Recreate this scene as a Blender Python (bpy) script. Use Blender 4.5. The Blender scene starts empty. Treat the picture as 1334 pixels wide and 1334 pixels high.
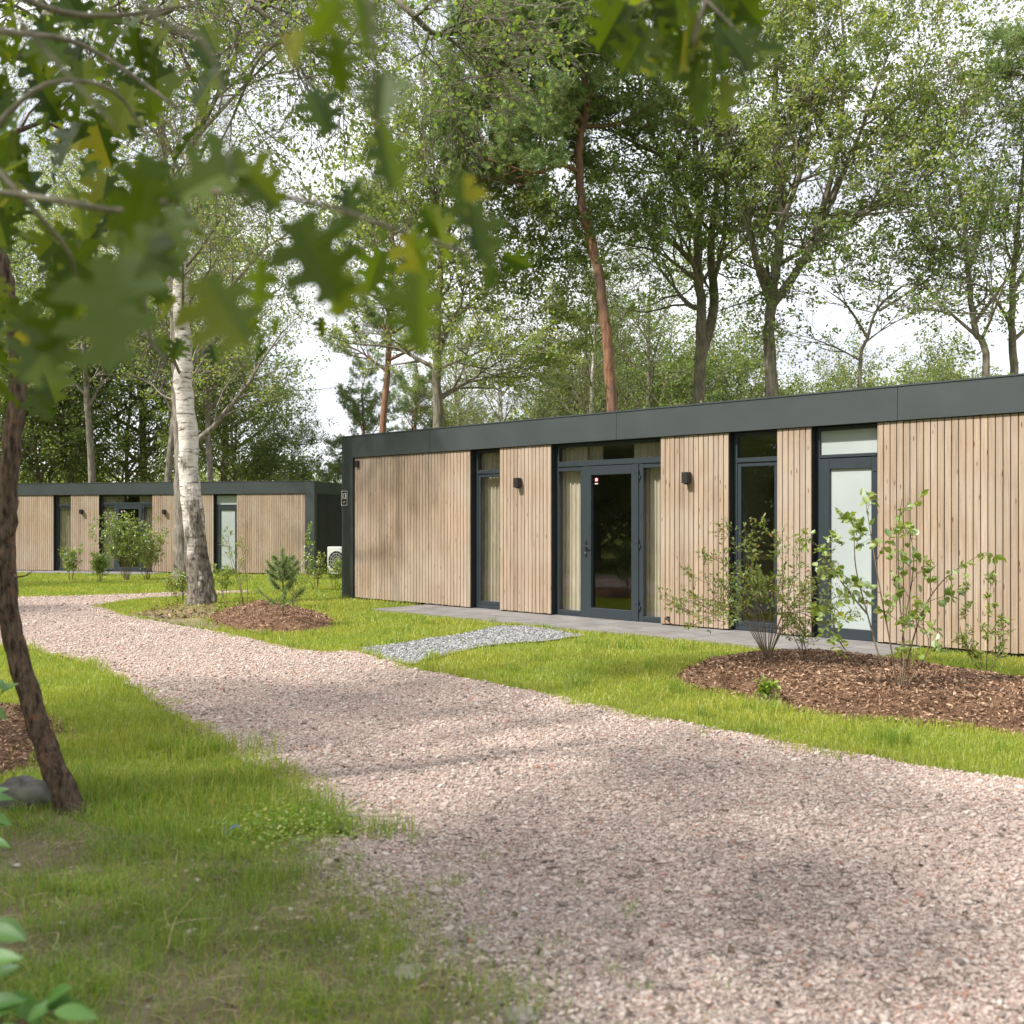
import bpy, math, random
import numpy as np
from mathutils import Vector, Matrix
from mathutils.geometry import tessellate_polygon
sc = bpy.context.scene
COL = sc.collection
R = math.radians
# ------------------------------------------------------------------ camera, light, exposure
F = 1334.0; HOR = 677.0; CH = 1.471
cam = bpy.data.objects.new('camera', bpy.data.cameras.new('camera')); COL.objects.link(cam)
cam.location = (0, 0, CH); cam.rotation_euler = (R(90), 0, 0)
cam.data.lens = 36; cam.data.sensor_width = 36; cam.data.shift_y = (HOR-667)/1334.0
cam.data.clip_start = 0.05; cam.data.clip_end = 2000
cam.data.dof.use_dof = True; cam.data.dof.focus_distance = 14.0; cam.data.dof.aperture_fstop = 3.2
sc.camera = cam
SUN_AZ = Vector((-0.90, -0.436)).normalized(); SUN_EL = R(46)
sun = bpy.data.objects.new('sun', bpy.data.lights.new('sun', 'SUN')); COL.objects.link(sun)
sun.data.energy = 4.4; sun.data.angle = R(2.2); sun.data.color = (1.0, 0.95, 0.87)
sd = Vector((-SUN_AZ.x*math.cos(SUN_EL), -SUN_AZ.y*math.cos(SUN_EL), -math.sin(SUN_EL)))
sun.rotation_euler = sd.to_track_quat('-Z', 'Y').to_euler()
sun.location = (-20, -10, 30)
w = bpy.data.worlds.new('World'); sc.world = w; w.use_nodes = True
nt = w.node_tree; nt.nodes.clear()
wo = nt.nodes.new('ShaderNodeOutputWorld'); bg = nt.nodes.new('ShaderNodeBackground')
sky = nt.nodes.new('ShaderNodeTexSky'); sky.sky_type = 'NISHITA'; sky.sun_disc = False
sky.sun_elevation = SUN_EL; sky.sun_rotation = math.atan2(SUN_AZ.x, SUN_AZ.y)
tc = nt.nodes.new('ShaderNodeTexCoord'); mp = nt.nodes.new('ShaderNodeMapping')
mp.inputs['Scale'].default_value = (1.0, 1.0, 2.6)
no = nt.nodes.new('ShaderNodeTexNoise'); no.inputs['Scale'].default_value = 2.2; no.inputs['Detail'].default_value = 7
rp = nt.nodes.new('ShaderNodeValToRGB'); rp.color_ramp.elements[0].position = 0.30; rp.color_ramp.elements[1].position = 0.52
rp.color_ramp.elements[0].color = (0.6, 0.6, 0.6, 1)
mx = nt.nodes.new('ShaderNodeMix'); mx.data_type = 'RGBA'
no2 = nt.nodes.new('ShaderNodeTexNoise'); no2.inputs['Scale'].default_value = 3.4; no2.inputs['Detail'].default_value = 8
rp2 = nt.nodes.new('ShaderNodeValToRGB'); rp2.color_ramp.elements[0].position = 0.38; rp2.color_ramp.elements[1].position = 0.60
rp2.color_ramp.elements[0].color = (5.0, 5.25, 5.8, 1); rp2.color_ramp.elements[1].color = (8.8, 8.9, 9.2, 1)
L = nt.links
L.new(tc.outputs['Generated'], mp.inputs[0]); L.new(mp.outputs[0], no.inputs[0]); L.new(no.outputs[0], rp.inputs[0])
L.new(rp.outputs[0], mx.inputs[0]); L.new(mp.outputs[0], no2.inputs[0]); L.new(no2.outputs[0], rp2.inputs[0]); L.new(rp2.outputs[0], mx.inputs[7]); L.new(sky.outputs[0], mx.inputs[6]); L.new(mx.outputs[2], bg.inputs[0]); L.new(bg.outputs[0], wo.inputs[0])
bg.inputs[1].default_value = 0.118
sc.view_settings.view_transform = 'Standard'; sc.view_settings.look = 'None'
sc.view_settings.exposure = 0.70; sc.view_settings.gamma = 1.0
sc.render.engine = 'CYCLES'
sc.cycles.use_denoising = True
sc.cycles.max_bounces = 8; sc.cycles.transparent_max_bounces = 12
sc.cycles.use_adaptive_sampling = True; sc.cycles.adaptive_threshold = 0.015

# ------------------------------------------------------------------ helpers
def tag(o, label=None, cat=None, group=None, kind=None):
    if label: o['label'] = label
    if cat: o['category'] = cat
    if group: o['group'] = group
    if kind: o['kind'] = kind
    return o
def empty(name, loc=(0, 0, 0), rz=0, parent=None):
    o = bpy.data.objects.new(name, None); COL.objects.link(o); o.location = loc; o.rotation_euler = (0, 0, rz)
    o.empty_display_size = 0.2
    if parent: o.parent = parent
    return o
class Geo:
    def __init__(s): s.V = []; s.n = 0; s.F = []
    def add(s, verts, faces):
        verts = np.asarray(verts, dtype=np.float32).reshape(-1, 3)
        if isinstance(faces, np.ndarray): s.F.append(faces.astype(np.int64)+s.n)
        else:
            for f in faces: s.F.append(np.asarray([f], dtype=np.int64)+s.n)
        s.V.append(verts); s.n += len(verts); return s
    def merge(s, g, M=None):
        V = np.concatenate(g.V)
        if M is not None:
            A = np.array(M); V = V@A[:3, :3].T+A[:3, 3]
        b = s.n
        for f in g.F: s.F.append(f+b)
        s.V.append(V.astype(np.float32)); s.n += len(V); return s
    def box(s, x0, x1, y0, y1, z0, z1):
        v = [(x0,y0,z0),(x1,y0,z0),(x1,y1,z0),(x0,y1,z0),(x0,y0,z1),(x1,y0,z1),(x1,y1,z1),(x0,y1,z1)]
        return s.add(v, np.array([(0,3,2,1),(4,5,6,7),(0,1,5,4),(1,2,6,5),(2,3,7,6),(3,0,4,7)]))
    def bbox(s, x0, x1, y0, y1, z0, z1, b=0.004):
        # box with chamfered vertical and horizontal edges
        xs = (x0, x0+b, x1-b, x1)
        v = []; 
        for z, i in ((z0, b), (z0+b, 0), (z1-b, 0), (z1, b)):
            q = [(x0+b+i*.0, y0+i), (x1-b, y0+i), (x1-i, y0+b), (x1-i, y1-b), (x1-b, y1-i), (x0+b, y1-i), (x0+i, y1-b), (x0+i, y0+b)]
            v += [(a, c, z) for a, c in q]
        f = []
        for k in range(3):
            for i in range(8):
                j = (i+1) % 8; f.append((k*8+i, k*8+j, k*8+8+j, k*8+8+i))
        s.add(v, np.array(f)); s.F.append(np.array([list(range(7, -1, -1))])+s.n-32); s.F.append(np.array([list(range(24, 32))])+s.n-32)
        return s
    def mesh(s, name, smooth=False):
        me = bpy.data.meshes.new(name)
        V = np.concatenate(s.V); me.vertices.add(len(V)); me.vertices.foreach_set('co', V.ravel())
        tot = []; loops = []
        for f in s.F: tot.append(np.full(len(f), f.shape[1], dtype=np.int32)); loops.append(f.ravel())
        tot = np.concatenate(tot); loops = np.concatenate(loops).astype(np.int32)
        st = np.concatenate([[0], np.cumsum(tot)[:-1]]).astype(np.int32)
        me.loops.add(len(loops)); me.loops.foreach_set('vertex_index', loops)
        me.polygons.add(len(tot)); me.polygons.foreach_set('loop_start', st); me.polygons.foreach_set('loop_total', tot)
        me.polygons.foreach_set('use_smooth', np.full(len(tot), bool(smooth)))
        me.update(calc_edges=True); me.validate()
        return me
    def build(s, name, mat, parent=None, smooth=False):
        me = s.mesh(name, smooth); me.materials.append(mat)
        o = bpy.data.objects.new(name, me); COL.objects.link(o)
        if parent: o.parent = parent
        return o
def tube(g, pts, rads, n=6, rough=0.0, rng=None, cap=True):
    P = np.array([tuple(p) for p in pts], dtype=float); m = len(P); rads = np.asarray(rads, dtype=float)
    T = np.zeros_like(P); T[1:-1] = P[2:]-P[:-2]; T[0] = P[1]-P[0]; T[-1] = P[-1]-P[-2]
    T /= np.linalg.norm(T, axis=1)[:, None]+1e-9
    a = np.array([1., 0, 0]) if abs(T[0][0]) < .8 else np.array([0, 1., 0])
    ang = np.arange(n)*2*np.pi/n; V = np.zeros((m, n, 3))
    for i in range(m):
        a = a-T[i]*np.dot(a, T[i]); a /= np.linalg.norm(a)+1e-9; b = np.cross(T[i], a)
        r = rads[i]*(1+(rng.uniform(-rough, rough, n) if rough else 0))*np.ones(n)
        V[i] = P[i]+(np.cos(ang)*r)[:, None]*a+(np.sin(ang)*r)[:, None]*b
    i = np.arange(m-1)[:, None]*n; j = np.arange(n)[None]; j2 = (j+1) % n
    Fq = np.stack([i+j, i+j2, i+n+j2, i+n+j], -1).reshape(-1, 4)
    base = g.n; g.add(V.reshape(-1, 3), Fq)
    if cap: g.F.append(np.array([list(range(n-1, -1, -1))])+base); g.F.append(np.array([list(range((m-1)*n, m*n))])+base)
def bezier(pts, k=6):
    # catmull-rom through points
    out = []; n = len(pts)
    for i in range(n-1):
        p0 = pts[max(0, i-1)]; p1 = pts[i]; p2 = pts[i+1]; p3 = pts[min(n-1, i+2)]
        for j in range(k):
            t = j/k; out.append(.5*((2*p1)+(-p0+p2)*t+(2*p0-5*p1+4*p2-p3)*t*t+(-p0+3*p1-3*p2+p3)*t**3))
    out.append(pts[-1]); return out
def smoothstep(a, b, x):
    t = np.clip((x-a)/(b-a), 0, 1); return t*t*(3-2*t)
def gz(x, y): return -0.30*smoothstep(21.0, 31.5, np.asarray(y, dtype=float))
def at(px, py, dz=0.0):
    z = 0.0
    for _ in range(6):
        Y = (CH-z)*F/(py-HOR); z = float(gz(0, Y))
    return Vector(((px-667)/F*Y, Y, z+dz))
def pt(px, py, Y): return Vector(((px-667)/F*Y, Y, CH+(HOR-py)/F*Y))
def inpoly(x, y, poly):
    x = np.asarray(x); y = np.asarray(y); c = np.zeros(x.shape, bool); n = len(poly); j = n-1
    for i in range(n):
        xi, yi = poly[i]; xj, yj = poly[j]
        if yi != yj:
            c ^= ((yi > y) != (yj > y)) & (x < (xj-xi)*(y-yi)/(yj-yi)+xi)
        j = i
    return c
def edge_dist(x, y, poly):
    d = np.full(np.shape(x), 1e9); n = len(poly)
    for i in range(n):
        a = np.array(poly[i]); b = np.array(poly[(i+1) % n]); ab = b-a; L2 = (ab**2).sum()+1e-12
        t = np.clip(((x-a[0])*ab[0]+(y-a[1])*ab[1])/L2, 0, 1)
        d = np.minimum(d, np.hypot(x-a[0]-t*ab[0], y-a[1]-t*ab[1]))
    return d
def wpoly(px, wob=0.05, step=0.25, seed=1):
    r = random.Random(seed); W = [at(*p) for p in px]; out = []
    for i in range(len(W)):
        a = W[i]; b = W[(i+1) % len(W)]; d = (b-a).to_2d(); k = max(1, min(60, int(d.length/step)))
        nrm = Vector((-d.y, d.x)).normalized() if d.length > 0 else Vector((0, 0))
        for j in range(k):
            q = a.lerp(b, j/k); o = r.uniform(-wob, wob); out.append((q.x+nrm.x*o, q.y+nrm.y*o))
    return out
def sheet(name, poly, mat, dz):
    v = [Vector((x, y, float(gz(x, y))+dz)) for x, y in poly]
    tr = tessellate_polygon([v]); g = Geo(); T = []
    for t in tr:
        a, b, c = [v[i] for i in t]
        T.append(t if (b-a).cross(c-a).z > 0 else (t[0], t[2], t[1]))
    g.add([tuple(p) for p in v], np.array(T)); return g.build(name, mat)
def vnoise(x, y, s, seed=0):
    # cheap value noise, 0..1
    rs = np.random.RandomState(seed); Tn = rs.rand(64, 64); X = np.asarray(x)/s; Y = np.asarray(y)/s
    i = np.floor(X).astype(int); j = np.floor(Y).astype(int); fx = X-i; fy = Y-j; fx = fx*fx*(3-2*fx); fy = fy*fy*(3-2*fy)
    g = lambda a, b: Tn[a % 64, b % 64]
    return (g(i,j)*(1-fx)+g(i+1,j)*fx)*(1-fy)+(g(i,j+1)*(1-fx)+g(i+1,j+1)*fx)*fy

# ------------------------------------------------------------------ materials
def mat(name):
    m = bpy.data.materials.new(name); m.use_nodes = True; n = m.node_tree; n.nodes.clear()
    return m, n, n.nodes.new('ShaderNodeOutputMaterial')
def ramp(n, cols, src=None, interp='LINEAR'):
    r = n.nodes.new('ShaderNodeValToRGB'); r.color_ramp.interpolation = interp
    e = r.color_ramp.elements
    while len(e) < len(cols): e.new(0.5)
    for i, (p, c) in enumerate(cols):
        e[i].position = p; e[i].color = (*c, 1)
    if src is not None: n.links.new(src, r.inputs[0])
    return r.outputs[0]
def noise(n, scale, detail=4, vec=None, rough=0.55, sc3=None):
    t = n.nodes.new('ShaderNodeTexNoise'); t.inputs['Scale'].default_value = scale; t.inputs['Detail'].default_value = detail
    t.inputs['Roughness'].default_value = rough
    if vec is not None:
        if sc3:
            mp = n.nodes.new('ShaderNodeMapping'); mp.inputs['Scale'].default_value = sc3; n.links.new(vec, mp.inputs[0]); vec = mp.outputs[0]
        n.links.new(vec, t.inputs[0])
    return t.outputs[0]
def mixc(n, a, b, f, mode='MIX'):
    m = n.nodes.new('ShaderNodeMix'); m.data_type = 'RGBA'; m.blend_type = mode
    for k, v in ((6, a), (7, b), (0, f)):
        if hasattr(v, 'is_output'): n.links.new(v, m.inputs[k])
        elif k == 0: m.inputs[k].default_value = v
        else: m.inputs[k].default_value = (*v, 1)
    return m.outputs[2]
def objco(n): return n.nodes.new('ShaderNodeTexCoord').outputs['Object']
def princ(n, out, col, rough=0.6, metal=0, bump=None, bs=0.3, bd=0.01, spec=0.5):
    p = n.nodes.new('ShaderNodeBsdfPrincipled')
    if hasattr(col, 'is_output'): n.links.new(col, p.inputs['Base Color'])
    else: p.inputs['Base Color'].default_value = (*col, 1)
    if hasattr(rough, 'is_output'): n.links.new(rough, p.inputs['Roughness'])
    else: p.inputs['Roughness'].default_value = rough
    p.inputs['Metallic'].default_value = metal; p.inputs['Specular IOR Level'].default_value = spec
    if bump is not None:
        b = n.nodes.new('ShaderNodeBump'); b.inputs['Strength'].default_value = bs; b.inputs['Distance'].default_value = bd
        n.links.new(bump, b.inputs['Height']); n.links.new(b.outputs[0], p.inputs['Normal'])
    n.links.new(p.outputs[0], out.inputs[0]); return p
def island(n): return n.nodes.new('ShaderNodeNewGeometry').outputs['Random Per Island']
def simple(name, col, rough=0.6, metal=0, spec=0.5, var=0.15, vs=3.0):
    m, n, o = mat(name); c = objco(n)
    col2 = tuple(min(1, k*(1+var)) for k in col); col1 = tuple(k*(1-var) for k in col)
    cc = ramp(n, [(0.3, col1), (0.7, col2)], noise(n, vs, 5, c))
    princ(n, o, cc, rough, metal, noise(n, 60, 3, c), 0.05, 0.004, spec); return m
def leafmat(name, cols, trans=0.45, rough=0.5, gloss=0.06, trcol=(1.5, 1.6, 0.5), vein=False):
    m, n, o = mat(name); c = ramp(n, cols, island(n))
    nz = ramp(n, [(.35, (0,0,0)), (.65, (1,1,1))], noise(n, 0.8, 4, objco(n))); c = mixc(n, c, mixc(n, c, (0.72, 0.86, 0.70), 1.0, 'MULTIPLY'), nz)
    d = n.nodes.new('ShaderNodeBsdfDiffuse'); t = n.nodes.new('ShaderNodeBsdfTranslucent'); g = n.nodes.new('ShaderNodeBsdfGlossy')
    g.inputs['Roughness'].default_value = rough; g.inputs[0].default_value = (.9, .95, 1, 1)
    n.links.new(c, d.inputs[0]); tcx = mixc(n, c, trcol, 1.0, 'MULTIPLY'); n.links.new(tcx, t.inputs[0])
    m1 = n.nodes.new('ShaderNodeMixShader'); m1.inputs[0].default_value = trans; n.links.new(d.outputs[0], m1.inputs[1]); n.links.new(t.outputs[0], m1.inputs[2])
    m2 = n.nodes.new('ShaderNodeMixShader'); m2.inputs[0].default_value = gloss; n.links.new(m1.outputs[0], m2.inputs[1]); n.links.new(g.outputs[0], m2.inputs[2])
    n.links.new(m2.outputs[0], o.inputs[0]); return m
M = {}
# cladding timber
m, n, o = mat('larch_timber'); oc = objco(n); ri = island(n)
cmb = n.nodes.new('ShaderNodeCombineXYZ'); n.links.new(ri, cmb.inputs[0]); n.links.new(ri, cmb.inputs[2])
sca = n.nodes.new('ShaderNodeVectorMath'); sca.operation = 'SCALE'; sca.inputs['Scale'].default_value = 37.0; n.links.new(cmb.outputs[0], sca.inputs[0])
adv = n.nodes.new('ShaderNodeVectorMath'); adv.operation = 'ADD'; n.links.new(oc, adv.inputs[0]); n.links.new(sca.outputs[0], adv.inputs[1])
base = ramp(n, [(0.0, (0.305, 0.225, 0.163)), (0.25, (0.417, 0.313, 0.228)), (0.5, (0.352, 0.265, 0.196)), (0.8, (0.449, 0.344, 0.254)), (1.0, (0.322, 0.249, 0.189))], ri)
grain = noise(n, 1.0, 6, adv.outputs[0], 0.6, (60, 60, 1.6))
c1 = mixc(n, base, (.60,.56,.53), 1.0, 'MULTIPLY'); gr = ramp(n, [(0.30, (1,1,1)), (0.62, (0,0,0))], grain)
c2 = mixc(n, base, c1, gr)
wth = ramp(n, [(0.42, (0,0,0)), (0.68, (1,1,1))], noise(n, 0.9, 4, oc)); c2 = mixc(n, c2, (.40,.345,.29), mixc(n, (0,0,0), wth, 0.55))
vo = n.nodes.new('ShaderNodeTexVoronoi'); vo.inputs['Scale'].default_value = 1.0
mpv = n.nodes.new('ShaderNodeMapping'); mpv.inputs['Scale'].default_value = (16, 16, 3.4); n.links.new(adv.outputs[0], mpv.inputs[0]); n.links.new(mpv.outputs[0], vo.inputs[0])
kn = ramp(n, [(0.07, (1,1,1)), (0.15, (0,0,0))], vo.outputs['Distance']); c3 = mixc(n, c2, (.13,.065,.035), mixc(n, (0,0,0), kn, 0.9))
princ(n, o, c3, 0.75, 0, grain, 0.25, 0.003, 0.25); M['wood'] = m
M['fascia'] = simple('anthracite_cladding', (.044,.053,.056), 0.42, 0.0, 0.5, 0.16, 1.1)
M['frame'] = simple('anthracite_window_frame', (.027,.036,.044), 0.38, 0.0, 0.5, 0.06, 2)
M['black'] = simple('black_backing', (.012,.012,.012), 0.9)
M['blackmetal'] = simple('black_powder_coat', (.018,.017,.018), 0.45)
M['rib'] = simple('dark_ribbed_steel', (.024,.026,.027), 0.5)
M['steel'] = simple('brushed_steel', (.55,.55,.55), 0.3, 0.9)
M['white'] = simple('white_enamel', (.50,.50,.48), 0.45, 0, 0.5, 0.04)
M['room'] = simple('room_wall', (.20,.185,.165), 0.85)
M['roomfloor'] = simple('room_floor', (.16,.11,.07), 0.5)
M['signw'] = simple('white_paint', (.85,.85,.83), 0.5, 0, .4, .02); M['red'] = simple('red_print', (.65,.03,.05), 0.4, 0, .4, .02)
# curtain
m, n, o = mat('linen_curtain'); oc = objco(n)
cc = ramp(n, [(0.3, (.47,.39,.31)), (0.7, (.64,.56,.46))], noise(n, 1.0, 5, oc, .6, (25, 25, 2.5)))
p = princ(n, o, cc, 0.9); M['curtain'] = m
# glass
m, n, o = mat('window_glass')
tr = n.nodes.new('ShaderNodeBsdfTransparent'); tr.inputs[0].default_value = (.93,.945,.93,1)
gl = n.nodes.new('ShaderNodeBsdfGlossy'); gl.inputs['Roughness'].default_value = 0.02
lw = n.nodes.new('ShaderNodeLayerWeight'); pw5 = n.nodes.new('ShaderNodeMath'); pw5.operation = 'POWER'; pw5.inputs[1].default_value = 4.0; n.links.new(lw.outputs['Facing'], pw5.inputs[0])
fr = n.nodes.new('ShaderNodeMapRange'); fr.inputs[3].default_value = .065; fr.inputs[4].default_value = 1.0; n.links.new(pw5.outputs[0], fr.inputs[0])
ms = n.nodes.new('ShaderNodeMixShader'); n.links.new(fr.outputs[0], ms.inputs[0]); n.links.new(tr.outputs[0], ms.inputs[1]); n.links.new(gl.outputs[0], ms.inputs[2]); n.links.new(ms.outputs[0], o.inputs[0])
M['glass'] = m
m, n, o = mat('frosted_glass'); princ(n, o, ramp(n, [(0.3, (.33,.375,.375)), (0.7, (.41,.455,.445))], noise(n, .8, 3, objco(n))), 0.28, 0, None, spec=0.6); M['frost'] = m
# ground materials
def groundmat(name, cols, s1, s2, bump=0.6, bd=0.03):
    m, n, o = mat(name); oc = objco(n)
    f = mixc(n, noise(n, s1, 6, oc), noise(n, s2, 6, oc, .7), 0.5)
    princ(n, o, ramp(n, cols, f), 0.95, 0, noise(n, s2, 6, oc, .75), bump, bd, 0.1); return m
M['ground'] = groundmat('lawn_soil', [(0.35, (0.112, 0.115, 0.026)), (0.5, (0.173, 0.196, 0.036)), (0.65, (0.24, 0.257, 0.054))], 0.8, 35)
m, n, o = mat('gravel_bed'); oc = objco(n)
v1 = n.nodes.new('ShaderNodeTexVoronoi'); v1.inputs['Scale'].default_value = 85; n.links.new(oc, v1.inputs[0])
sep = n.nodes.new('ShaderNodeSeparateColor'); n.links.new(v1.outputs['Color'], sep.inputs[0])
GR = [(0.0, (.18,.15,.14)), (0.12, (.34,.285,.255)), (0.28, (.50,.41,.36)), (0.5, (.59,.50,.445)), (0.68, (.65,.55,.49)), (0.80, (.56,.42,.37)), (0.92, (.70,.64,.59)), (0.97, (.43,.25,.20)), (1.0, (.46,.27,.20))]
cg = ramp(n, GR, sep.outputs[0]); dk = ramp(n, [(0.0, (1,1,1)), (0.55, (.8,.77,.75)), (1.0, (.35,.31,.29))], v1.outputs['Distance'])
cg = mixc(n, cg, dk, 0.85, 'MULTIPLY'); big = ramp(n, [(0.35, (.84,.81,.79)), (0.65, (1.05,1.0,.97))], noise(n, 0.7, 5, oc)); cg = mixc(n, cg, big, 1.0, 'MULTIPLY')
princ(n, o, cg, 0.92, 0, v1.outputs['Distance'], 0.8, 0.012, 0.2).inputs
for l in list(n.links):
    pass
M['gravel'] = m
m, n, o = mat('bare_soil'); oc = objco(n)
f_ = mixc(n, noise(n, 2.0, 6, oc), noise(n, 45, 6, oc, .7), 0.5); sc_ = ramp(n, [(0.3, (0.111, 0.083, 0.052)), (0.48, (0.202, 0.159, 0.103)), (0.62, (0.299, 0.248, 0.173)), (0.75, (0.39, 0.348, 0.259))], f_)
v1 = n.nodes.new('ShaderNodeTexVoronoi'); v1.inputs['Scale'].default_value = 85; n.links.new(oc, v1.inputs[0])
sep = n.nodes.new('ShaderNodeSeparateColor'); n.links.new(v1.outputs['Color'], sep.inputs[0])
cg = mixc(n, ramp(n, GR, sep.outputs[0]), ramp(n, [(0.0, (1,1,1)), (0.55, (.8,.77,.75)), (1.0, (.35,.31,.29))], v1.outputs['Distance']), .85, 'MULTIPLY')
at_ = n.nodes.new('ShaderNodeAttribute'); at_.attribute_name = 'grit'
ad = n.nodes.new('ShaderNodeMath'); ad.operation = 'ADD'; n.links.new(at_.outputs['Fac'], ad.inputs[0]); n.links.new(noise(n, 28, 5, oc, .7), ad.inputs[1])
princ(n, o, mixc(n, sc_, cg, ramp(n, [(.55, (0,0,0)), (1.0, (1,1,1))], ad.outputs[0])), .95, 0, noise(n, 60, 6, oc, .75), .9, .02, .1); M['soil'] = m
def stonemat(name, cols):
    m, n, o = mat(name); oc = objco(n); c = ramp(n, cols, island(n)); c = mixc(n, c, mixc(n, c, (.75,.72,.7), 1.0, 'MULTIPLY'), noise(n, 90, 3, oc))
    princ(n, o, c, 0.85, 0, None, spec=0.25); return m
M['pebble'] = stonemat('pink_gravel_stone', GR)
GG = [(0.0, (.07,.073,.078)), (0.25, (.19,.195,.205)), (0.6, (.31,.32,.33)), (0.85, (.42,.43,.44)), (1.0, (.60,.60,.60))]
M['soilpebble'] = stonemat('grit', [(0.0, (.10,.08,.07)), (0.3, (.24,.20,.175)), (0.6, (.38,.33,.295)), (0.9, (.50,.44,.40)), (1.0, (.60,.54,.50))])
M['greypebble'] = stonemat('grey_gravel_stone', GG)
M['greybed'] = groundmat('grey_gravel_bed', [(0.35, (0.165, 0.166, 0.166)), (0.5, (0.281, 0.28, 0.275)), (0.65, (0.413, 0.405, 0.394))], 9, 70, 0.8, .012)
M['mulch'] = groundmat('mulch_bed', [(0.32, (0.083, 0.045, 0.027)), (0.5, (0.195, 0.112, 0.068)), (0.68, (0.36, 0.225, 0.143))], 6, 60, 1.0, .03)
M['chip'] = stonemat('bark_chip', [(0.0, (0.081, 0.045, 0.029)), (0.4, (0.203, 0.119, 0.072)), (0.75, (0.365, 0.224, 0.145)), (1.0, (0.594, 0.434, 0.304))])
# paving with slab joints
m, n, o = mat('paving_slab'); oc = objco(n); br = n.nodes.new('ShaderNodeTexBrick'); n.links.new(oc, br.inputs[0]); br.offset = 0.0
br.inputs['Color1'].default_value = (.205,.195,.19,1); br.inputs['Color2'].default_value = (.235,.225,.22,1); br.inputs['Mortar'].default_value = (.07,.065,.055,1)
br.inputs['Scale'].default_value = 1.0; br.inputs['Mortar Size'].default_value = 0.006; br.inputs['Brick Width'].default_value = 0.6; br.inputs['Row Height'].default_value = 0.6
c = mixc(n, br.outputs[0], (.80,.78,.77), ramp(n, [(0.4, (0,0,0)), (0.62, (1,1,1))], noise(n, 3, 6, oc)), 'MULTIPLY'); princ(n, o, c, 0.85, 0, noise(n, 120, 4, oc), .3, .004, .2); M['slab'] = m
# grass
M['lawn'] = leafmat('lawn_grass', [(0.0, (0.227, 0.272, 0.033)), (0.35, (0.338, 0.38, 0.045)), (0.7, (0.42, 0.441, 0.054)), (0.93, (0.509, 0.47, 0.09)), (1.0, (0.578, 0.434, 0.225))], 0.42, .5, .05, (1.25, 1.3, .6))
M['rough'] = leafmat('rough_grass', [(0.0, (0.139, 0.212, 0.023)), (0.4, (0.228, 0.328, 0.036)), (0.75, (0.327, 0.407, 0.049)), (0.92, (0.457, 0.407, 0.091)), (1.0, (0.619, 0.45, 0.208))], 0.42, .5, .05, (1.25, 1.3, .6))
M['straw'] = simple('dry_straw', (.46,.36,.22), .8)
M['oakleaf'] = leafmat('oak_leaves', [(0.0, (0.103, 0.149, 0.049)), (0.45, (0.173, 0.234, 0.074)), (0.8, (0.265, 0.318, 0.11)), (1.0, (0.333, 0.336, 0.146))], .48, .65, .03)
M['oakleaf2'] = leafmat('pale_oak_leaves', [(0.0, (0.156, 0.201, 0.074)), (0.45, (0.258, 0.296, 0.11)), (0.8, (0.368, 0.375, 0.149)), (1.0, (0.446, 0.392, 0.207))], .48, .65, .03)
M['birchleaf'] = leafmat('birch_leaves', [(0.0, (0.125, 0.157, 0.06)), (0.5, (0.204, 0.238, 0.092)), (0.85, (0.318, 0.312, 0.133)), (1.0, (0.565, 0.445, 0.113))], .38, .65, .03)
M['darkleaf'] = leafmat('dark_leaves', [(0.0, (0.086, 0.122, 0.048)), (0.5, (0.154, 0.194, 0.068)), (0.9, (0.275, 0.285, 0.105)), (1.0, (0.472, 0.36, 0.131))], .48, .65, .03)  # darker green foliage for the dense bushy trees
M['needle'] = leafmat('pine_needles', [(0.0, (0.148, 0.21, 0.077)), (0.5, (0.23, 0.31, 0.113)), (1.0, (0.406, 0.444, 0.163))], .2, .5, .05, (1.1, 1.2, .7))
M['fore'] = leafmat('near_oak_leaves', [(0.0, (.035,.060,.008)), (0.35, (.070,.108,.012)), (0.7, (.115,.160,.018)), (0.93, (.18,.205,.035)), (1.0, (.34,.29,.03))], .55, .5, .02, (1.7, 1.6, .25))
M['shrub'] = leafmat('shrub_leaves', [(0.0, (0.164, 0.224, 0.035)), (0.5, (0.253, 0.315, 0.05)), (0.85, (0.342, 0.375, 0.066)), (0.95, (0.455, 0.363, 0.077)), (1.0, (0.531, 0.194, 0.066))], .38, .45, .08, (1.3, 1.35, .6))
M['hazel'] = leafmat('hazel_leaves', [(0.0, (0.168, 0.231, 0.045)), (0.5, (0.241, 0.314, 0.06)), (0.9, (0.325, 0.369, 0.09)), (1.0, (0.37, 0.319, 0.07))], .40, .45, .08, (1.3, 1.35, .6))
M['broad'] = leafmat('broad_leaves', [(0.0, (0.072, 0.156, 0.028)), (0.5, (0.108, 0.218, 0.04)), (1.0, (0.158, 0.281, 0.064))], .30, .5, .04, (1.3, 1.4, .5))
M['sedum'] = leafmat('sedum', [(0.0, (.12,.13,.03)), (0.5, (.24,.24,.06)), (1.0, (.30,.20,.09))], .2)
def barkmat(name, c1, c2, sc3=(9, 9, 2.2), extra=None, bd=.03):
    m, n, o = mat(name); oc = objco(n); nz = noise(n, 1.6, 7, oc, .62, sc3)
    c = ramp(n, [(0.34, c1), (0.62, c2)], nz)
    if extra:
        col, lo, hi, s = extra
        c = mixc(n, c, col, ramp(n, [(lo, (0,0,0)), (hi, (1,1,1))], noise(n, s, 4, oc)))
    princ(n, o, c, .9, 0, nz, .9, bd, .15); return m
M['oakbark'] = barkmat('oak_bark', (.11,.095,.075), (.27,.235,.19), extra=((.105,.115,.06), .50, .68, 1.1))
M['pinebark'] = barkmat('pine_bark', (.11,.062,.040), (.29,.155,.098), extra=((.14,.10,.08), .5, .66, .5))
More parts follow.
